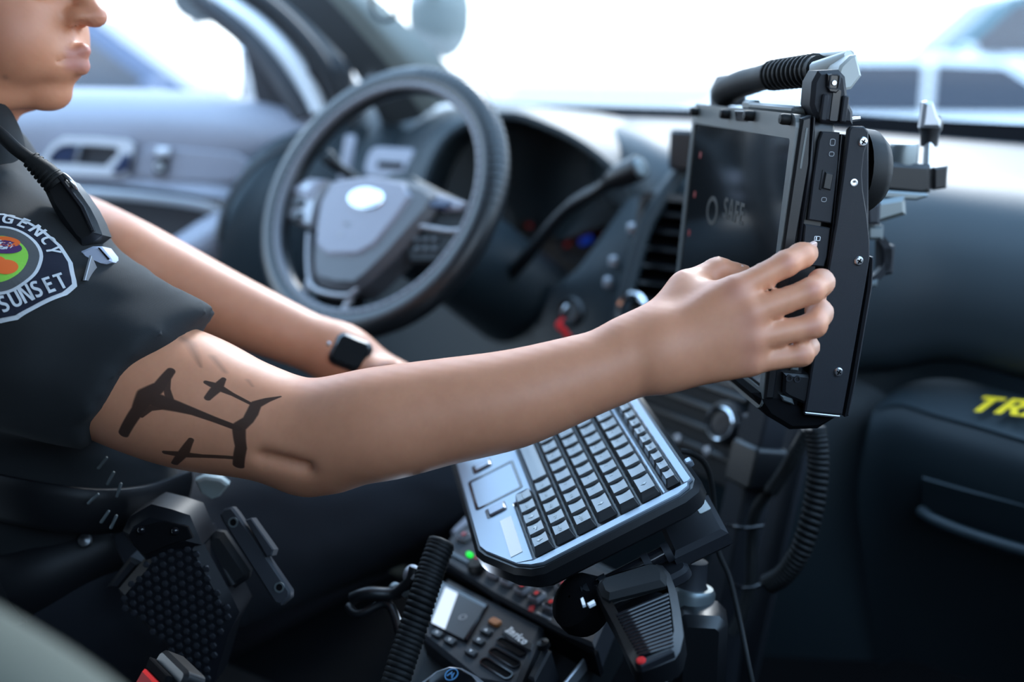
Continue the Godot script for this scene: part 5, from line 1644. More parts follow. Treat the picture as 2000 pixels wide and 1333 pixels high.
func build_cords() -> void:
	solo("coiled_cord", coil([P(1592, 838, 1.10), P(1598, 900, 1.10), P(1590, 985, 1.10), P(1566, 1070, 1.10), P(1534, 1120, 1.11), P(1500, 1142, 1.12)], 0.0075, 0.0032, 34), M.rubber, "thick black coiled cord hanging from the tablet dock", "cord")
	solo("coiled_cord", coil([P(1578, 842, 1.16), P(1550, 890, 1.17), P(1530, 925, 1.18), P(1505, 960, 1.19)], 0.0055, 0.0022, 24), M.rubber, "thin coiled cord running beside the mounting pole", "cord")
	solo("coiled_cord", coil([P(862, 1062, 1.02), P(844, 1110, 1.01), P(828, 1160, 1.0), P(806, 1230, 0.99), P(786, 1290, 0.98), P(768, 1350, 0.97)], 0.0095, 0.0032, 30), M.rubber, "black coiled microphone cord left of the radio", "cord")
	solo("power_cable", tube(curve([P(1330, 882, 1.0), P(1352, 886, 1.0), P(1376, 905, 1.01), P(1390, 945, 1.02), P(1396, 1010, 1.03), P(1402, 1075, 1.03), P(1425, 1130, 1.03), P(1444, 1210, 1.02), P(1460, 1290, 1.0), P(1475, 1360, 0.99)], 6), 0.0026, 8), M.rubber, "thin black cable from the keyboard falling past the post", "cable")
	solo("cable_loom", tube(curve([P(1502, 960, 1.2), P(1476, 1000, 1.21), P(1468, 1060, 1.22), P(1466, 1130, 1.22), P(1452, 1190, 1.22), P(1430, 1240, 1.22)], 6), 0.006, 10), M.rubber, "black cable tied along the mounting pole", "cable")
	solo("cable_tie", tube(curve([P(1420, 1024, 1.20), P(1450, 1032, 1.18), P(1490, 1028, 1.19)], 5), 0.002, 6), M.gloss_black, "upper black cable tie round the pole", "cable tie")
	solo("cable_tie", tube(curve([P(1436, 1142, 1.21), P(1460, 1150, 1.19), P(1500, 1136, 1.20)], 5), 0.002, 6), M.gloss_black, "lower black cable tie round the pole", "cable tie")


# ---------------------------------------------------------------- the officer
var shirt_bones := []
var fold := FastNoiseLite.new()
var freckle := FastNoiseLite.new()
var arm_s: Vector3
var arm_e: Vector3
var head: Transform3D


func hv(x: float, y: float, z: float) -> Vector3:
	return head * (Vector3(x, y, z) * 0.001)


func hell(x: float, y: float, z: float, rx: float, ry: float, rz: float, k: float, s := 1.0) -> Array:
	return ell(Transform3D(head.basis, hv(x, y, z)), Vector3(rx, ry, rz) * 0.001, k * 0.001, s)


func hcap(a: Array, b: Array, ra: float, rb: float, k: float, s := 1.0) -> Array:
	return cap(hv(a[0], a[1], a[2]), hv(b[0], b[1], b[2]), ra * 0.001, rb * 0.001, k * 0.001, s)


func around(bones: Array, pad: float) -> AABB:
	var b := AABB(bones[0][1] if bones[0][0] == 0 else (bones[0][1] as Transform3D).affine_inverse().origin, Vector3.ZERO)
	for q in bones:
		if q[0] == 0:
			var r: float = maxf(q[3], q[4])
			b = b.merge(AABB(q[1] - Vector3.ONE * r, Vector3.ONE * 2 * r)).merge(AABB(q[2] - Vector3.ONE * r, Vector3.ONE * 2 * r))
		else:
			var o: Vector3 = (q[1] as Transform3D).affine_inverse().origin
			var r2: float = maxf(q[2].x, maxf(q[2].y, q[2].z))
			b = b.merge(AABB(o - Vector3.ONE * r2, Vector3.ONE * 2 * r2))
	return b.grow(pad)


func skin_at(p: Vector3, _n: Vector3, flush: Array) -> Color:
	var v := freckle.get_noise_3dv(p * 60.0) * 0.05 + freckle.get_noise_3dv(p * 300.0) * 0.035
	var c := Color(0.580 * (1.0 + v), 0.248 * (1.0 + v * 1.3), 0.138 * (1.0 + v * 1.4))
	for f in flush:
		var w: float = clampf(1.0 - p.distance_to(f[0]) / f[1], 0.0, 1.0)
		c = c.lerp(f[2], w * w * (3.0 - 2.0 * w) * f[3])
	return c


func fold_at(p: Vector3, d: float) -> float:
	var q := Vector3(p.x * 9.0, p.y * 22.0, p.z * 9.0)
	return d + fold.get_noise_3dv(q) * 0.0042 + fold.get_noise_3dv(q * 2.7) * 0.0016


# limb through measured points [x, y, depth, radius]
func chain(q: Array) -> Array:
	var pts := []
	var rad := []
	for e in q:
		pts.append(P(e[0], e[1], e[2]))
		rad.append(Vector3(e[3], 0, 0))
	var c := curve(pts, 5)
	var r := curve(rad, 5)
	var out := []
	for i in c.size() - 1:
		out.append(cap(c[i], c[i + 1], r[i].x, r[i + 1].x, 0.0015))
	return out


func build_person() -> void:
	fold.seed = 4
	fold.frequency = 1.0
	fold.fractal_octaves = 1
	freckle.seed = 9
	freckle.frequency = 1.0
	freckle.fractal_octaves = 2
	arm_s = P(-30, 640, 0.985)
	arm_e = P(600, 848, 0.93)
	var fx := cam_basis.x * cos(0.14) + Vector3(cam_basis.z.x, 0, cam_basis.z.z).normalized() * sin(0.14)
	head = frame(P(163, 55, 1.0), Vector3(fx.x, 0, fx.z), Vector3.UP)
	head.basis = head.basis * Basis(Vector3(0, 0, 1), 0.09)
	var body := MB.new()
	body.coloured = true
	# --- head
	var hb := [
		hell(-92, 66, 0, 90, 96, 73, 20), hell(-60, 14, 0, 52, 60, 58, 16), hell(-32, -24, 0, 25, 23, 32, 10),
		hell(-37, -50, 0, 15, 15, 18, 8), hcap([-48, -50, 10], [-95, -38, 48], 13, 16, 12), hcap([-48, -50, -10], [-95, -38, -48], 13, 16, 12),
		hell(-52, -6, 34, 34, 34, 26, 20), hell(-52, -6, -34, 34, 34, 26, 20), hcap([-85, -40, 30], [-85, -40, -30], 22, 22, 20),
		hcap([-1, 44, 0], [11, 10, 0], 7.5, 8.5, 12), hell(12.5, 8, 0, 9.5, 8.0, 9.0, 6), hell(0, 8, 10.5, 10, 8, 6.8, 8), hell(0, 8, -10.5, 10, 8, 6.8, 8),
		hell(-6, 50, 20, 14, 8, 26, 14), hell(-6, 50, -20, 14, 8, 26, 14),
		hell(-96, 12, 72, 17, 31, 8, 6), hell(-96, 12, -72, 17, 31, 8, 6),
		hcap([-124, -40, 0], [-150, -150, 0], 46, 50, 14), hcap([-150, -150, 0], [-165, -215, 0], 54, 70, 30),
		hell(-8, 34, 31, 13, 10, 16, 10, -1.0), hell(-8, 34, -31, 13, 10, 16, 10, -1.0),
		hcap([-4, -18.5, 0], [-17, -23.5, 20], 5.8, 2.6, 5), hcap([-4, -18.5, 0], [-17, -23.5, -20], 5.8, 2.6, 5),
		hcap([-8, -31, 0], [-19, -27, 18], 6.6, 3.0, 5), hcap([-8, -31, 0], [-19, -27, -18], 6.6, 3.0, 5),
		hcap([4, -24.6, 0], [-9, -24.8, 17], 2.1, 2.0, 1.5, -1.0), hcap([4, -24.6, 0], [-9, -24.8, -17], 2.1, 2.0, 1.5, -1.0),
		hcap([-9, -24.8, 17], [-18, -26.4, 25], 2.0, 1.2, 1.5, -1.0), hcap([-9, -24.8, -17], [-18, -26.4, -25], 2.0, 1.2, 1.5, -1.0),
		hell(4, 2, 11.5, 7.5, 3.6, 5, 2, -1.0), hell(4, 2, -11.5, 7.5, 3.6, 5, 2, -1.0),
	]
	var lip := Color(0.44, 0.165, 0.13)
	var pink := Color(0.56, 0.235, 0.16)
	var hf := [[hv(-45, 5, 60), 0.05, pink, 0.5], [hv(14, 6, 0), 0.022, pink, 0.6]]
	for z in [-14, -7, 0, 7, 14]:
		var zz: float = absf(z)
		hf.append([hv(2 - zz * 0.62, -18.5 - zz * 0.18, z), 0.0095, lip, 0.9])
		hf.append([hv(-1 - zz * 0.55, -31 + zz * 0.15, z), 0.0105, Color(0.50, 0.20, 0.16), 0.9])
	for q in [[-32, -10, 48], [-26, -16, 40], [-50, -35, 48], [-44, 22, 55], [-30, -52, 30]]:
		hf.append([hv(q[0], q[1], q[2]), 0.0045, Color(0.26, 0.12, 0.08), 0.9])
	nets(body, hb, around(hb, 0.012), 0.0026, null, func(p, n): return skin_at(p, n, hf), func(_p): return Vector2(0.01, 0.01), 1)
	# --- right arm and hand on the tablet
	var wr := P(1272, 692, 0.905)
	var rb := chain([[-30, 650, 0.985, 0.056], [150, 700, 0.975, 0.057], [282, 752, 0.965, 0.057], [380, 786, 0.96, 0.0555], [480, 818, 0.95, 0.0475], [600, 846, 0.94, 0.0435], [740, 829, 0.925, 0.0448], [860, 806, 0.918, 0.0415], [1000, 780, 0.912, 0.0382], [1130, 738, 0.908, 0.0325], [1240, 702, 0.905, 0.0285], [1292, 690, 0.902, 0.0265]])
	rb += [
		cap(P(606, 908, 0.948), P(640, 902, 0.944), 0.0195, 0.018, 0.03), cap(P(515, 890, 0.908), P(604, 906, 0.907), 0.0015, 0.0022, 0.014, -1.0),
		cap(P(1236, 672, 0.907), P(1290, 658, 0.902), 0.020, 0.019, 0.02),
		# back of the hand
		cap(P(1290, 664, 0.898), P(1442, 566, 0.880), 0.0165, 0.0112, 0.012), cap(P(1290, 686, 0.894), P(1468, 612, 0.875), 0.0165, 0.0112, 0.012),
		cap(P(1290, 708, 0.895), P(1470, 662, 0.878), 0.0160, 0.0112, 0.012), cap(P(1290, 728, 0.899), P(1466, 708, 0.885), 0.0150, 0.0112, 0.012),
		cap(P(1310, 690, 0.914), P(1440, 640, 0.905), 0.019, 0.017, 0.02),
		# index, middle, ring, little finger
		cap(P(1442, 566, 0.880), P(1536, 515, 0.880), 0.0108, 0.0099, 0.0028), cap(P(1536, 515, 0.880), P(1566, 499, 0.890), 0.0101, 0.0093, 0.004), cap(P(1566, 499, 0.890), P(1578, 495, 0.902), 0.0098, 0.0088, 0.005),
		cap(P(1468, 612, 0.875), P(1584, 569, 0.874), 0.0108, 0.0099, 0.0028), cap(P(1584, 569, 0.874), P(1604, 552, 0.892), 0.0101, 0.0096, 0.004), cap(P(1604, 552, 0.892), P(1600, 548, 0.910), 0.0100, 0.0090, 0.005),
		cap(P(1470, 662, 0.878), P(1590, 636, 0.880), 0.0104, 0.0096, 0.0028), cap(P(1590, 636, 0.880), P(1602, 612, 0.896), 0.0097, 0.0094, 0.004), cap(P(1602, 612, 0.896), P(1592, 606, 0.914), 0.0098, 0.0088, 0.005),
		cap(P(1466, 708, 0.885), P(1566, 693, 0.887), 0.0098, 0.0086, 0.0028), cap(P(1566, 693, 0.887), P(1578, 678, 0.902), 0.0090, 0.0084, 0.005), cap(P(1578, 678, 0.902), P(1570, 672, 0.918), 0.0084, 0.0078, 0.005),
		# thumb
		cap(P(1284, 644, 0.912), P(1340, 562, 0.925), 0.0180, 0.0130, 0.018), cap(P(1340, 562, 0.925), P(1402, 530, 0.936), 0.0128, 0.0112, 0.006), cap(P(1402, 530, 0.936), P(1450, 536, 0.945), 0.0108, 0.0088, 0.005),
		cap(P(1350, 590, 0.915), P(1420, 580, 0.898), 0.014, 0.012, 0.018),
	]
	var red := Color(0.50, 0.20, 0.14)
	var pale := Color(0.58, 0.37, 0.28)
	var rf := [[P(1437, 568, 0.870), 0.018, red, 0.55], [P(1466, 628, 0.866), 0.018, red, 0.5], [P(1468, 676, 0.868), 0.018, red, 0.45], [P(1470, 712, 0.874), 0.016, red, 0.4],
		[P(1540, 512, 0.870), 0.009, red, 0.7], [P(1588, 564, 0.864), 0.010, red, 0.7], [P(1590, 642, 0.870), 0.010, red, 0.6], [P(1566, 694, 0.878), 0.008, red, 0.5],
		[P(1578, 492, 0.895), 0.014, pale, 0.8], [P(1612, 546, 0.89), 0.016, pale, 0.8], [P(1608, 608, 0.893), 0.016, pale, 0.8], [P(1582, 676, 0.898), 0.014, pale, 0.8],
		[P(602, 785, 0.885), 0.0035, Color(0.22, 0.10, 0.07), 0.9], [P(1036, 849, 0.875), 0.003, Color(0.14, 0.08, 0.06), 0.9], [P(1413, 706, 0.87), 0.0025, Color(0.2, 0.1, 0.07), 0.9]]
	var ax := (arm_e - arm_s)
	var len2 := ax.length()
	ax = ax / len2
	var e1 := Vector3(0.4067, 0.4008, 0.8209)
	e1 = (e1 - ax * e1.dot(ax)).normalized()
	var e2 := ax.cross(e1)
	var ink_uv := func(p: Vector3) -> Vector2:
		var q := p - arm_s
		var a := q.dot(ax) / len2 / 1.25
		if a > 0.95:
			return Vector2(0.97, 0.01)
		return Vector2(clampf(a, 0.01, 0.97), clampf(0.5 + atan2(q.dot(e2), q.dot(e1)) / PI, 0.01, 0.99))
	nets(body, rb, around(rb, 0.01), 0.0031, null, func(p, n): return skin_at(p, n, rf), ink_uv, 2)
	# --- left arm resting in the lap
	var lw := P(668, 694, 1.2)
	var lb := chain([[20, 425, 1.3, 0.046], [130, 455, 1.25, 0.045], [235, 500, 1.2, 0.0425], [330, 548, 1.2, 0.041], [430, 594, 1.2, 0.0365], [560, 650, 1.2, 0.031], [668, 694, 1.2, 0.0265]])
	lb += [
				cap(lw, P(770, 760, 1.19), 0.024, 0.030, 0.03), cap(P(770, 760, 1.19), P(830, 770, 1.17), 0.010, 0.0095, 0.012), cap(P(830, 770, 1.17), P(850, 800, 1.165), 0.0095, 0.008, 0.006),
		cap(P(775, 775, 1.19), P(828, 795, 1.18), 0.0105, 0.0095, 0.012), cap(P(828, 795, 1.18), P(840, 822, 1.175), 0.0095, 0.008, 0.006),
		cap(P(770, 790, 1.2), P(815, 820, 1.19), 0.0105, 0.0095, 0.012), cap(P(815, 820, 1.19), P(822, 845, 1.185), 0.0095, 0.008, 0.006),
		cap(P(760, 800, 1.21), P(795, 835, 1.2), 0.0095, 0.0085, 0.012), cap(P(795, 835, 1.2), P(798, 858, 1.195), 0.0085, 0.0075, 0.006),
		cap(P(715, 730, 1.175), P(770, 725, 1.15), 0.013, 0.011, 0.012), cap(P(770, 725, 1.15), P(800, 745, 1.145), 0.0105, 0.0085, 0.006),
	]
	var inkc := Color(0.16, 0.13, 0.11)
	var lf := []
	for k in 9:
		lf.append([P(206 + 5 * sin(k * 0.5), 432 + k * 6.5, 1.158), 0.0062, inkc, 0.75])
	nets(body, lb, around(lb, 0.012), 0.0040, null, func(p, n): return skin_at(p, n, lf), func(_p): return Vector2(0.01, 0.01))
	# --- shoulders under the shirt, so that head and arms belong to one body
	var sj := P(-60, 560, 1.0)
	var left := Vector3(-0.85, 0, -0.527)
	var sl := sj + left * 0.33
	var tb := [cap(hv(-158, -180, 0), sj, 0.06, 0.05, 0.03), cap(hv(-158, -180, 0), sl, 0.06, 0.05, 0.03), cap(sl, P(20, 425, 1.3), 0.05, 0.045, 0.03), cap(sj, arm_s, 0.05, 0.05, 0.03)]
	nets(body, tb, around(tb, 0.015), 0.012, null, func(p, n): return skin_at(p, n, []), func(_p): return Vector2(0.01, 0.01))
	var person := thing("person", "officer in dark uniform shirt with tattooed right arm reaching to tablet", "person")
	part(person, "body", body.mesh(), M.skin)
	# nails
	for q in [[1588, 482, 0.896, 0.0050, 0.0065, 0.5], [1446, 528, 0.938, 0.0045, 0.006, 0.2]]:
		var nf := frame(P(q[0], q[1], q[2]), P(q[0] + 40, q[1] - 18, q[2] + 0.012) - P(q[0], q[1], q[2]), Vector3(0.2, 0.9, 0.5))
		part(person, "fingernail", slab(rrect(0.009, 0.007, 0.003, 4), -0.002, 0.0006, 0.0006), M.nail, nf)
	# hair, mostly above the frame
	var hair := MB.new()
	var hr := [hell(-98, 78, 0, 94, 92, 79, 20), hell(-128, 20, 0, 58, 70, 66, 20), hell(-30, 20, 0, 60, 75, 80, 10, -1.0), hell(-70, -30, 0, 60, 50, 100, 10, -1.0)]
	nets(hair, hr, around([hr[0], hr[1]], 0.012), 0.008)
	part(person, "hair", hair.mesh(), M.hair)
	for z in [-31, 31]:
		var ball := part(person, "eye", lathe([V(0.0001, -0.011), V(0.006, -0.0095), V(0.0105, -0.004), V(0.011, 0.0), V(0.0105, 0.004), V(0.006, 0.0095), V(0.0001, 0.011)], 16), M.print_white, along(hv(-17, 34, z), head.basis.x))
		part(ball, "iris", lathe([V(0.0062, 0.0088), V(0.0052, 0.0105), V(0.003, 0.0114), V(0.0001, 0.0116)], 16), M.iris)
	# --- shirt
	var hemp := P(262, 748, 0.957)
	var hemn := (cam_basis * Vector3(0.792, -0.61, 0.0)).normalized()
	var across := left * 0.13
	shirt_bones = [
		cap(P(0, 470, 1.11), P(20, 600, 1.11), 0.075, 0.100, 0.03), cap(P(20, 600, 1.11), P(80, 880, 1.13), 0.102, 0.112, 0.04), cap(P(80, 880, 1.13), P(140, 1060, 1.17), 0.112, 0.115, 0.04),
		cap(P(-10, 470, 1.11) + across, P(10, 600, 1.11) + across, 0.075, 0.100, 0.03), cap(P(20, 600, 1.11) + across, P(80, 880, 1.13) + across, 0.105, 0.112, 0.05),
		cap(P(-70, 290, 1.06), P(0, 470, 1.10), 0.036, 0.072, 0.03), cap(P(-70, 290, 1.06), sj, 0.040, 0.070, 0.04), cap(P(-90, 300, 1.08), sl, 0.040, 0.050, 0.03), cap(P(-60, 490, 1.0), P(28, 528, 0.99), 0.070, 0.067, 0.04),
		cap(sl, P(-20, 420, 1.32), 0.06, 0.055, 0.04),
		cap(sj, P(60, 640, 0.985), 0.082, 0.080, 0.05), cap(P(60, 650, 0.985), P(420, 806, 0.945), 0.078, 0.058, 0.04, 1.0, hemp, hemn),
		cap(P(190, 600, 0.99), P(330, 640, 0.965), 0.030, 0.026, 0.05, 1.0, hemp, hemn),
	]
	var shirt := MB.new()
	nets(shirt, shirt_bones, around(shirt_bones, 0.02), 0.0072, fold_at)
	part(person, "shirt", shirt.mesh(), M.shirt)
	var cuff := []
	for k in 40:
		var a := TAU * k / 40
		cuff.append(a)
	# collar leaf and front placket
	part(person, "collar", patch([
		[P(-60, 185, 0.99), P(-20, 196, 0.985), P(8, 214, 0.99), P(24, 240, 1.0), P(34, 262, 1.01)],
		[P(-70, 250, 0.965), P(-30, 262, 0.96), P(6, 276, 0.965), P(28, 284, 0.98), P(40, 288, 1.0)],
		[P(-80, 320, 0.955), P(-36, 330, 0.95), P(0, 322, 0.958), P(22, 314, 0.975), P(34, 300, 0.99)]], -0.004, 5, 5), M.shirt)
	# trousers
	var tr := MB.new()
	var kn := P(850, 960, 1.36)
	var tbn := [cap(P(140, 1080, 1.17), P(200, 1150, 1.19), 0.118, 0.11, 0.05), cap(P(180, 1130, 1.18), kn, 0.100, 0.068, 0.04), cap(kn, P(920, 1210, 1.68), 0.066, 0.050, 0.03),
		cap(P(140, 1080, 1.17) + left * 0.16, P(560, 860, 1.5), 0.10, 0.07, 0.05), cap(P(560, 860, 1.5), P(760, 1030, 1.75), 0.066, 0.05, 0.03), cap(P(140, 1080, 1.17), P(140, 1080, 1.17) + left * 0.16, 0.115, 0.11, 0.05)]
	nets(tr, tbn, around(tbn, 0.02), 0.010, fold_at)
	part(person, "trousers", tr.mesh(), M.trousers)
	for q in [[920, 1215, 1.68], [760, 1035, 1.75]]:
		var o := P(q[0], q[1], q[2])
		part(person, "boot", tube([o + Vector3(0, 0.05, 0.02), o, o + Vector3(0, -0.03, -0.08), o + Vector3(0, -0.04, -0.17)], [0.052, 0.052, 0.048, 0.034], 14, false, 1.0, 0.9), M.belt_black)


# vertices laid on the cloth
func on_cloth(m: Mesh, f: Transform3D, lift: float) -> ArrayMesh:
	var a := m.surface_get_arrays(0)
	var v: PackedVector3Array = a[Mesh.ARRAY_VERTEX]
	var dir := -f.basis.z
	for i in v.size():
		var o := f * Vector3(v[i].x, v[i].y, 0.09)
		var t := 0.0
		for s in 60:
			var d := fold_at(o + dir * t, field(shirt_bones, o + dir * t))
			if absf(d) < 0.00002 or t > 0.17:
				break
			t += d * 0.8
		t = minf(t, 0.13)
		v[i] = f.affine_inverse() * (o + dir * t) + Vector3(0, 0, lift + v[i].z)
	var idx = a[Mesh.ARRAY_INDEX]
	var mb := MB.new()
	var cnt: int = idx.size() if idx != null else v.size()
	for k in cnt / 3:
		var q := [k * 3, k * 3 + 1, k * 3 + 2]
		if idx != null:
			q = [idx[k * 3], idx[k * 3 + 1], idx[k * 3 + 2]]
		mb.tri(v[q[0]], v[q[1]], v[q[2]])
	return mb.mesh()


# disc or shape filled by rings shrinking to its middle, fine enough to follow cloth
func filled(ol: PackedVector2Array, rings := 6, inner := 0.0, mid = null) -> ArrayMesh:
	var c := Vector2.ZERO
	for p in ol:
		c += p
	c /= ol.size()
	if mid != null:
		c = mid
	var rows := []
	for r in rings + 1:
		var row := []
		for p in ol:
			var q := c + (p - c) * lerpf(1.0, inner, float(r) / rings)
			row.append(Vector3(q.x, q.y, 0))
		rows.append(row)
	var mb := MB.new()
	mb.grid(rows, true)
	return mb.mesh()


func dense(pts: Array, step := 0.003) -> PackedVector2Array:
	var out := PackedVector2Array()
	for i in pts.size():
		var a: Vector2 = pts[i]
		var b: Vector2 = pts[(i + 1) % pts.size()]
		var k := maxi(1, int(a.distance_to(b) / step))
		for s in k:
			out.append(a.lerp(b, float(s) / k))
	return out


func build_person_gear() -> void:
	# --- shoulder patch, sewn to the sleeve
	var pf := frame(P(12, 530, 0.915), cam_basis.x, cam_basis.y - cam_basis.z * 0.30)
	var pt := thing("shoulder_patch", "navy embroidered shoulder patch lettered SUNSET with round seal", "patch", pf)
	var half := [[12, 421], [45, 427], [80, 444], [110, 470], [134, 506], [147, 545], [149, 558], [132, 577], [90, 603], [45, 633], [12, 640]]
	var ol := []
	for q in half:
		ol.append(lp(pf, q[0], q[1]))
	for k in range(half.size() - 2, 0, -1):
		ol.append(lp(pf, 24 - half[k][0], half[k][1]))
	var c0 := lp(pf, 12, 520)
	var outl := dense(ol)
	var bord := part(pt, "border", on_cloth(filled(outl, 8, 0.0, c0), pf, 0.0016), M.patch_white)
	var inn := PackedVector2Array()
	for p in outl:
		inn.append(c0 + (p - c0) * 0.945)
	part(pt, "field", on_cloth(filled(inn, 8, 0.0, c0), pf, 0.0030), M.patch_blue)
	part(pt, "seal_ring", on_cloth(filled(ngon(0.0295, 48, c0), 8), pf, 0.0041), M.patch_white)
	part(pt, "seal_band", on_cloth(filled(ngon(0.0275, 48, c0), 8), pf, 0.0052), M.patch_grey)
	part(pt, "seal_field", on_cloth(filled(ngon(0.0205, 40, c0), 6), pf, 0.0063), M.patch_green)
	for e in [["patch_orange", 30, 537, 0.0085, 0.0065], ["patch_orange", 22, 484, 0.011, 0.0045], ["patch_purple", 20, 495, 0.013, 0.006], ["patch_white", 14, 491, 0.009, 0.0045], ["patch_white", -4, 515, 0.007, 0.005], ["patch_orange", 14, 530, 0.006, 0.006]]:
		var cc := lp(pf, e[1], e[2])
		part(pt, "seal_figure", on_cloth(filled(ngon(e[3], 20, cc, e[4]), 3), pf, 0.0075), M[e[0]])
	# lettering: one mesh per letter, set round the seal
	var word := "EMERGENCY"
	for i in word.length():
		var ang := deg_to_rad((i - 4) * 16.5)
		var r := 0.0365
		var tm := text(word[i], 0.0128, 0.0, false, true)
		var tr := Transform3D(Basis(Vector3(0, 0, 1), -ang), Vector3(c0.x + sin(ang) * r, c0.y + cos(ang) * r, 0))
		part(pt, "letter", on_cloth(moved(tm, tr), pf, 0.0042), M.patch_white)
	var b0 := lp(pf, 14, 616)
	var b1 := lp(pf, 132, 552)
	var s := "SUNSET"
	for i in s.length():
		var p := b0.lerp(b1, (i + 0.45) / s.length())
		var nrm := (b1 - b0).orthogonal().normalized() * -0.0
		var tm := text(s[i], 0.0178, 0.0, false, true)
		part(pt, "letter", on_cloth(moved(tm, Transform3D(Basis(Vector3(0, 0, 1), (b1 - b0).angle()) * Basis.from_scale(Vector3(0.74, 1.1, 1)), Vector3(p.x + nrm.x, p.y + nrm.y + 0.002, 0))), pf, 0.0042), M.patch_white)
	# --- microphone on the shirt front
	var mf := frame(P(140, 412, 0.955), P(190, 480, 0.955) - P(110, 350, 0.955), P(150, 375, 0.955) - P(100, 405, 0.955))
	var sm := thing("shoulder_microphone", "black shoulder microphone clipped to the shirt, with ribbed cord", "microphone", mf)
	part(sm, "body", slab(poly_at(mf, [[77, 358], [92, 346], [112, 343], [131, 350], [152, 376], [172, 405], [186, 432], [196, 458], [180, 470], [156, 481], [140, 466], [122, 440], [98, 404]], 0.012), -0.02, 0.012, 0.005, true), M.black_plastic)
	part(sm, "edge_rail", slab(poly_at(mf, [[118, 344], [131, 349], [176, 408], [196, 454], [190, 458], [166, 410], [128, 358]], 0.0), -0.018, 0.016, 0.002), M.gloss_black)
	part(sm, "clip_ring", tube(curve([mf.affine_inverse() * P(112, 344, 0.95), mf.affine_inverse() * P(124, 342, 0.945), mf.affine_inverse() * P(140, 356, 0.945), mf.affine_inverse() * P(150, 372, 0.95)], 5), 0.002, 6), M.steel)
	var mi := mf.affine_inverse()
	part(sm, "cord", tube(curve([mi * P(-40, 232, 0.940), mi * P(0, 262, 0.940), mi * P(30, 290, 0.942), mi * P(60, 312, 0.944)], 6), 0.0055, 10), M.rubber)
	var rl := part(sm, "strain_relief", tube([mi * P(58, 310, 0.944), mi * P(90, 336, 0.945), mi * P(112, 362, 0.948)], [0.006, 0.0085, 0.0105], 12), M.rubber)
	for k in 7:
		var f := k / 6.0
		part(rl, "rib", lathe([V(0.006, -0.0018), V(0.0078 + 0.0028 * f, -0.0008), V(0.0078 + 0.0028 * f, 0.0008), V(0.006, 0.0018)], 14), M.rubber, along(mi * P(lerpf(62, 106, f), lerpf(313, 355, f), 0.946), mi.basis * (P(112, 362, 0.948) - P(58, 310, 0.944))))
	# --- body camera and name bar
	var cf := frame(P(195, 520, 0.945), cam_basis.x, cam_basis.y)
	var bc := thing("body_camera", "small black body camera with pale blue top on the chest", "camera", cf)
	part(bc, "case", slab(poly_at(cf, [[187, 524], [218, 510], [226, 524], [236, 552], [246, 582], [216, 574], [186, 560]], 0.0), -0.03, 0.0, 0.003), M.black_plastic)
	part(bc, "top_face", slab(poly_at(cf, [[154, 492], [180, 481], [197, 481], [217, 506], [218, 512], [187, 524], [170, 512]], 0.004), -0.02, 0.004, 0.002), M.blue_face)
	part(bc, "top_groove", slab(poly_at(cf, [[191, 484], [194, 484], [214, 506], [211, 508]], 0.0052), 0.0, 0.0052), M.gloss_black)
	var nb := frame(P(175, 525, 0.925), P(190, 530, 0.94) - P(172, 522, 0.925), Vector3.UP)
	solo("name_bar", slab(poly_at(nb, [[177, 499], [188, 523], [181, 552], [164, 548]]), -0.001, 0.001, 0.0004), M.satin_silver, "thin silver name bar edge on the shirt front", "name bar", nb)
	# --- watch on the left wrist
	var wa := thing("wristwatch", "dark blue wristwatch on the left wrist", "watch")
	var wd := (P(668, 694, 1.2) - P(560, 650, 1.2)).normalized()
	var wc := P(686, 706, 1.2)
	part(wa, "band", lathe([V(0.0272, -0.011), V(0.0300, -0.010), V(0.0300, 0.010), V(0.0272, 0.011), V(0.0272, -0.011)], 36), M.watch_band, along(wc, wd))
	var to := eye - wc + Vector3.UP * 0.35
	to = (to - wd * to.dot(wd)).normalized()
	var wf := frame(wc + to * 0.031, wd, to.cross(wd))
	part(wa, "case", slab(rrect(0.038, 0.034, 0.008, 4), -0.006, 0.005, 0.003), M.black_plastic, wf)
	part(wa, "glass", slab(rrect(0.032, 0.028, 0.006, 4), 0.004, 0.0062, 0.001), M.screen_glass, wf)
	part(wa, "crown", lathe([V(0.001, 0.0), V(0.003, 0.0), V(0.003, 0.003), V(0.001, 0.003)], 12), M.steel, along(wc + to * 0.031 - wd * 0.022, -wd))
	# --- duty belt gear on the right hip
	var hf := frame(P(340, 1150, 1.00), cam_basis.x + cam_basis.z * 0.1, cam_basis.y + cam_basis.z * 0.2)
	var ho := thing("holster", "black holster with dotted texture on the right hip", "holster", hf)
	part(ho, "shell", slab(poly_at(hf, [[275, 1098], [300, 1060], [386, 1056], [404, 1092], [440, 1158], [462, 1204], [440, 1248], [412, 1345], [372, 1345], [310, 1262], [236, 1192], [224, 1158]], 0.0), -0.05, 0.0, 0.008, true), M.holster)
	part(ho, "hood", slab(poly_at(hf, [[234, 1042], [248, 1014], [290, 990], [330, 1000], [366, 1012], [382, 1050], [390, 1070], [330, 1080], [280, 1100], [250, 1066]], 0.006), -0.04, 0.008, 0.008, true), M.holster)
	part(ho, "hood_lining", slab(poly_at(hf, [[250, 1046], [270, 1030], [320, 1018], [366, 1030], [376, 1052], [330, 1066], [282, 1086], [262, 1068]], 0.009), 0.006, 0.0095, 0.001), M.matte_black)
	for q in [[276, 1036], [342, 1038]]:
		var p := lp(hf, q[0], q[1], 0.01)
		part(ho, "rivet", lathe([V(0.0038, 0), V(0.0036, 0.002), V(0.002, 0.0035), V(0.0003, 0.0038)], 14), M.gloss_black, Transform3D(Basis(Vector3.RIGHT, PI / 2), Vector3(p.x, p.y, 0.009)))
	var st := MB.new()
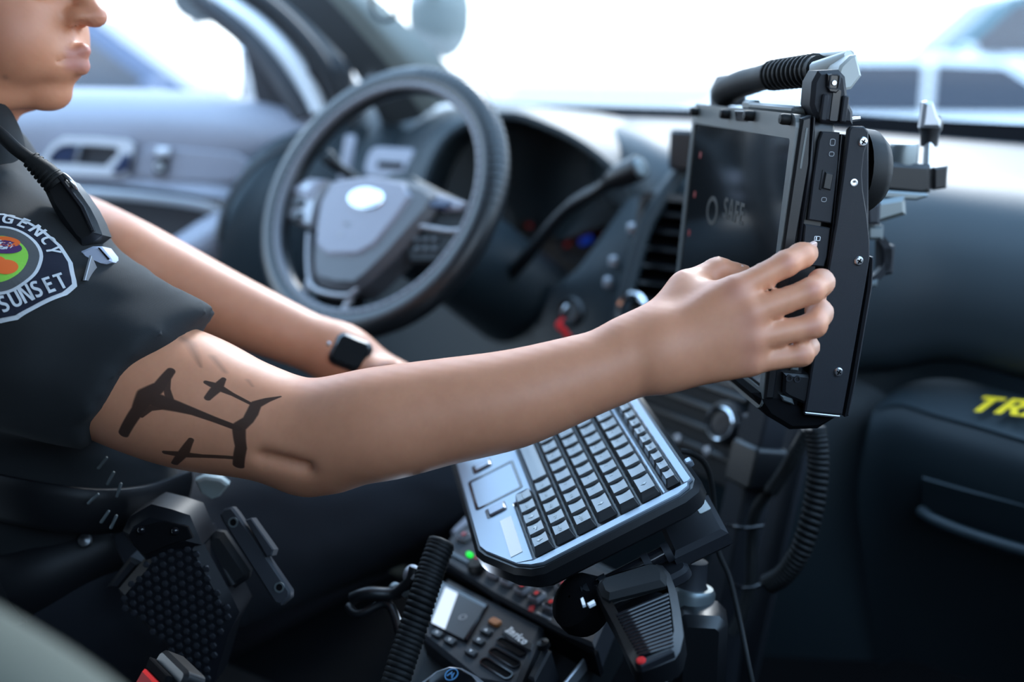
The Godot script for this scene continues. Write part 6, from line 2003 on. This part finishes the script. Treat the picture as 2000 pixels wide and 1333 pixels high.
	var dot := lathe_mb([V(0.0032, 0.0), V(0.0027, 0.0014), V(0.0003, 0.0017)], 6)
	var shell := poly_at(hf, [[290, 1092], [308, 1066], [380, 1062], [398, 1098], [432, 1160], [452, 1204], [432, 1246], [408, 1332], [378, 1332], [316, 1256], [244, 1188], [234, 1160]], 0.0)
	for i in range(-26, 27):
		for j in range(-26, 27):
			var p := Vector2(i * 0.0086 + (0.0043 if j % 2 != 0 else 0.0), j * 0.0076).rotated(-0.5)
			if Geometry2D.is_point_in_polygon(p, shell):
				st.add(dot, Transform3D(Basis(Vector3.RIGHT, PI / 2), Vector3(p.x, p.y, -0.0002)))
	var dots := part(ho, "dotted_texture", st.mesh(), M.stud)
	dots.set_meta("kind", "stuff")
	part(ho, "backing", slab(poly_at(hf, [[252, 1090], [276, 1102], [232, 1152], [205, 1150]], -0.02), -0.04, -0.02, 0.003), M.door_dark)
	var po := thing("baton_pouch", "black rounded leather pouch on the belt, left of the holster", "pouch")
	part(po, "tube", tube(curve([P(-20, 1158, 1.06), P(60, 1124, 1.06), P(150, 1088, 1.07), P(226, 1056, 1.08)], 5), [0.038, 0.038, 0.0375, 0.037, 0.0365, 0.036, 0.0355, 0.035, 0.034, 0.033, 0.032, 0.031, 0.03, 0.029, 0.028, 0.026], 20), M.belt_black)
	part(po, "end_band", lathe([V(0.037, -0.006), V(0.0395, -0.005), V(0.0395, 0.005), V(0.037, 0.006)], 24), M.belt_black, along(P(20, 1141, 1.06), P(150, 1088, 1.07) - P(-20, 1158, 1.06)))
	part(po, "snap", lathe([V(0.001, -0.002), V(0.006, -0.002), V(0.0055, 0.002), V(0.001, 0.003)], 14), M.steel, along(P(166, 1056, 1.035), Vector3(0.5, 0.5, 0.7)))
	var be := thing("duty_belt", "black duty belt at the waist with small metal keepers", "belt")
	part(be, "strap", tube(curve([P(-60, 960, 1.02), P(60, 985, 1.0), P(180, 1000, 1.01), P(280, 990, 1.05), P(360, 960, 1.12)], 5), 0.022, 10, false, 0.3, 1.0), M.belt_black)
	for q in [[200, 905, 1.0], [216, 935, 1.0], [182, 975, 0.99], [232, 958, 1.0], [205, 1010, 0.99], [222, 1020, 0.99]]:
		part(be, "keeper", box(Vector3(0.0025, 0.013, 0.0025), 0.0006), M.gunmetal, Transform3D(cam_basis * Basis(Vector3(0, 0, 1), 0.5 + q[0] * 0.01), P(q[0], q[1], q[2])))
	var gf := frame(P(496, 1085, 1.0), P(545, 1020, 1.0) - P(440, 1150, 1.0), P(450, 990, 1.02) - P(560, 1175, 1.0))
	var mp := thing("magazine_pouch", "flat dark grey metal pouch plate hanging right of the holster", "pouch", gf)
	part(mp, "plate", slab(poly_at(gf, [[428, 1006], [436, 994], [452, 990], [462, 1002], [566, 1154], [566, 1168], [548, 1184], [536, 1180], [434, 1020]], 0.0), -0.012, 0.0, 0.002, true), M.console_grey)
	part(mp, "clip", slab(poly_at(gf, [[478, 1016], [490, 1012], [534, 1074], [530, 1086], [520, 1088]], 0.004), -0.008, 0.004, 0.001), M.console_grey)
	for q in [[456, 1021], [546, 1148]]:
		var p := lp(gf, q[0], q[1])
		part(mp, "hole", rim_mb(ngon(0.0045, 16, p), ngon(0.003, 16, p), -0.001, 0.0012).mesh(), M.gunmetal)
		part(mp, "hole_bottom", slab(ngon(0.003, 16, p), -0.001, 0.0004), M.matte_black)
	part(mp, "frame_rail", tube([gf.affine_inverse() * P(400, 1050, 1.02), gf.affine_inverse() * P(455, 1145, 1.01)], 0.004, 8), M.belt_black)
	part(mp, "frame_block", box(Vector3(0.03, 0.05, 0.02), 0.005), M.belt_black, Transform3D(gf.affine_inverse().basis * cam_basis * Basis(Vector3(0, 0, 1), 0.6), gf.affine_inverse() * P(438, 1095, 1.02)))
	var tf := frame(P(416, 955, 1.06), cam_basis.x, cam_basis.y + cam_basis.z * 0.6)
	solo("pale_tag", slab(poly_at(tf, [[382, 938], [400, 930], [432, 934], [448, 946], [430, 968], [414, 974], [394, 962]]), -0.004, 0.003, 0.002), M.pale_tag, "pale grey-green plastic piece under the elbow", "tag", tf)
	var ds := thing("driver_seat", "black cloth driver's seat in shadow under the officer", "seat")
	part(ds, "cushion", slab(rrect(0.5, 0.52, 0.06, 4), -0.06, 0.06, 0.03, true), M.seat_cloth, Transform3D(Basis(Vector3.RIGHT, -PI / 2 + 0.1), Vector3(-1.04, 0.62, -0.56)))
	part(ds, "backrest", slab(rrect(0.5, 0.78, 0.09, 5), -0.07, 0.07, 0.04, true), M.seat_cloth, Transform3D(Basis(Vector3.RIGHT, -0.2), Vector3(-1.08, 1.02, -0.20)))
	var pd := frame(P(800, 1062, 1.50), Vector3(1, 0, 0), Vector3(0, 1, -0.6))
	solo("grey_pad", slab(rrect(0.05, 0.085, 0.014, 4), -0.012, 0.0, 0.004, true), M.beige_cover, "blurred grey pad low beside the console", "pedal", pd)  # flat pad standing for a pale shape of unclear kind


func moved(m: Mesh, t: Transform3D) -> ArrayMesh:
	var a := m.surface_get_arrays(0)
	var v: PackedVector3Array = a[Mesh.ARRAY_VERTEX]
	for i in v.size():
		v[i] = t * v[i]
	var idx = a[Mesh.ARRAY_INDEX]
	var mb := MB.new()
	var cnt: int = idx.size() if idx != null else v.size()
	for k in cnt / 3:
		var q := [k * 3, k * 3 + 1, k * 3 + 2]
		if idx != null:
			q = [idx[k * 3], idx[k * 3 + 1], idx[k * 3 + 2]]
		mb.tri(v[q[0]], v[q[1]], v[q[2]])
	return mb.mesh()
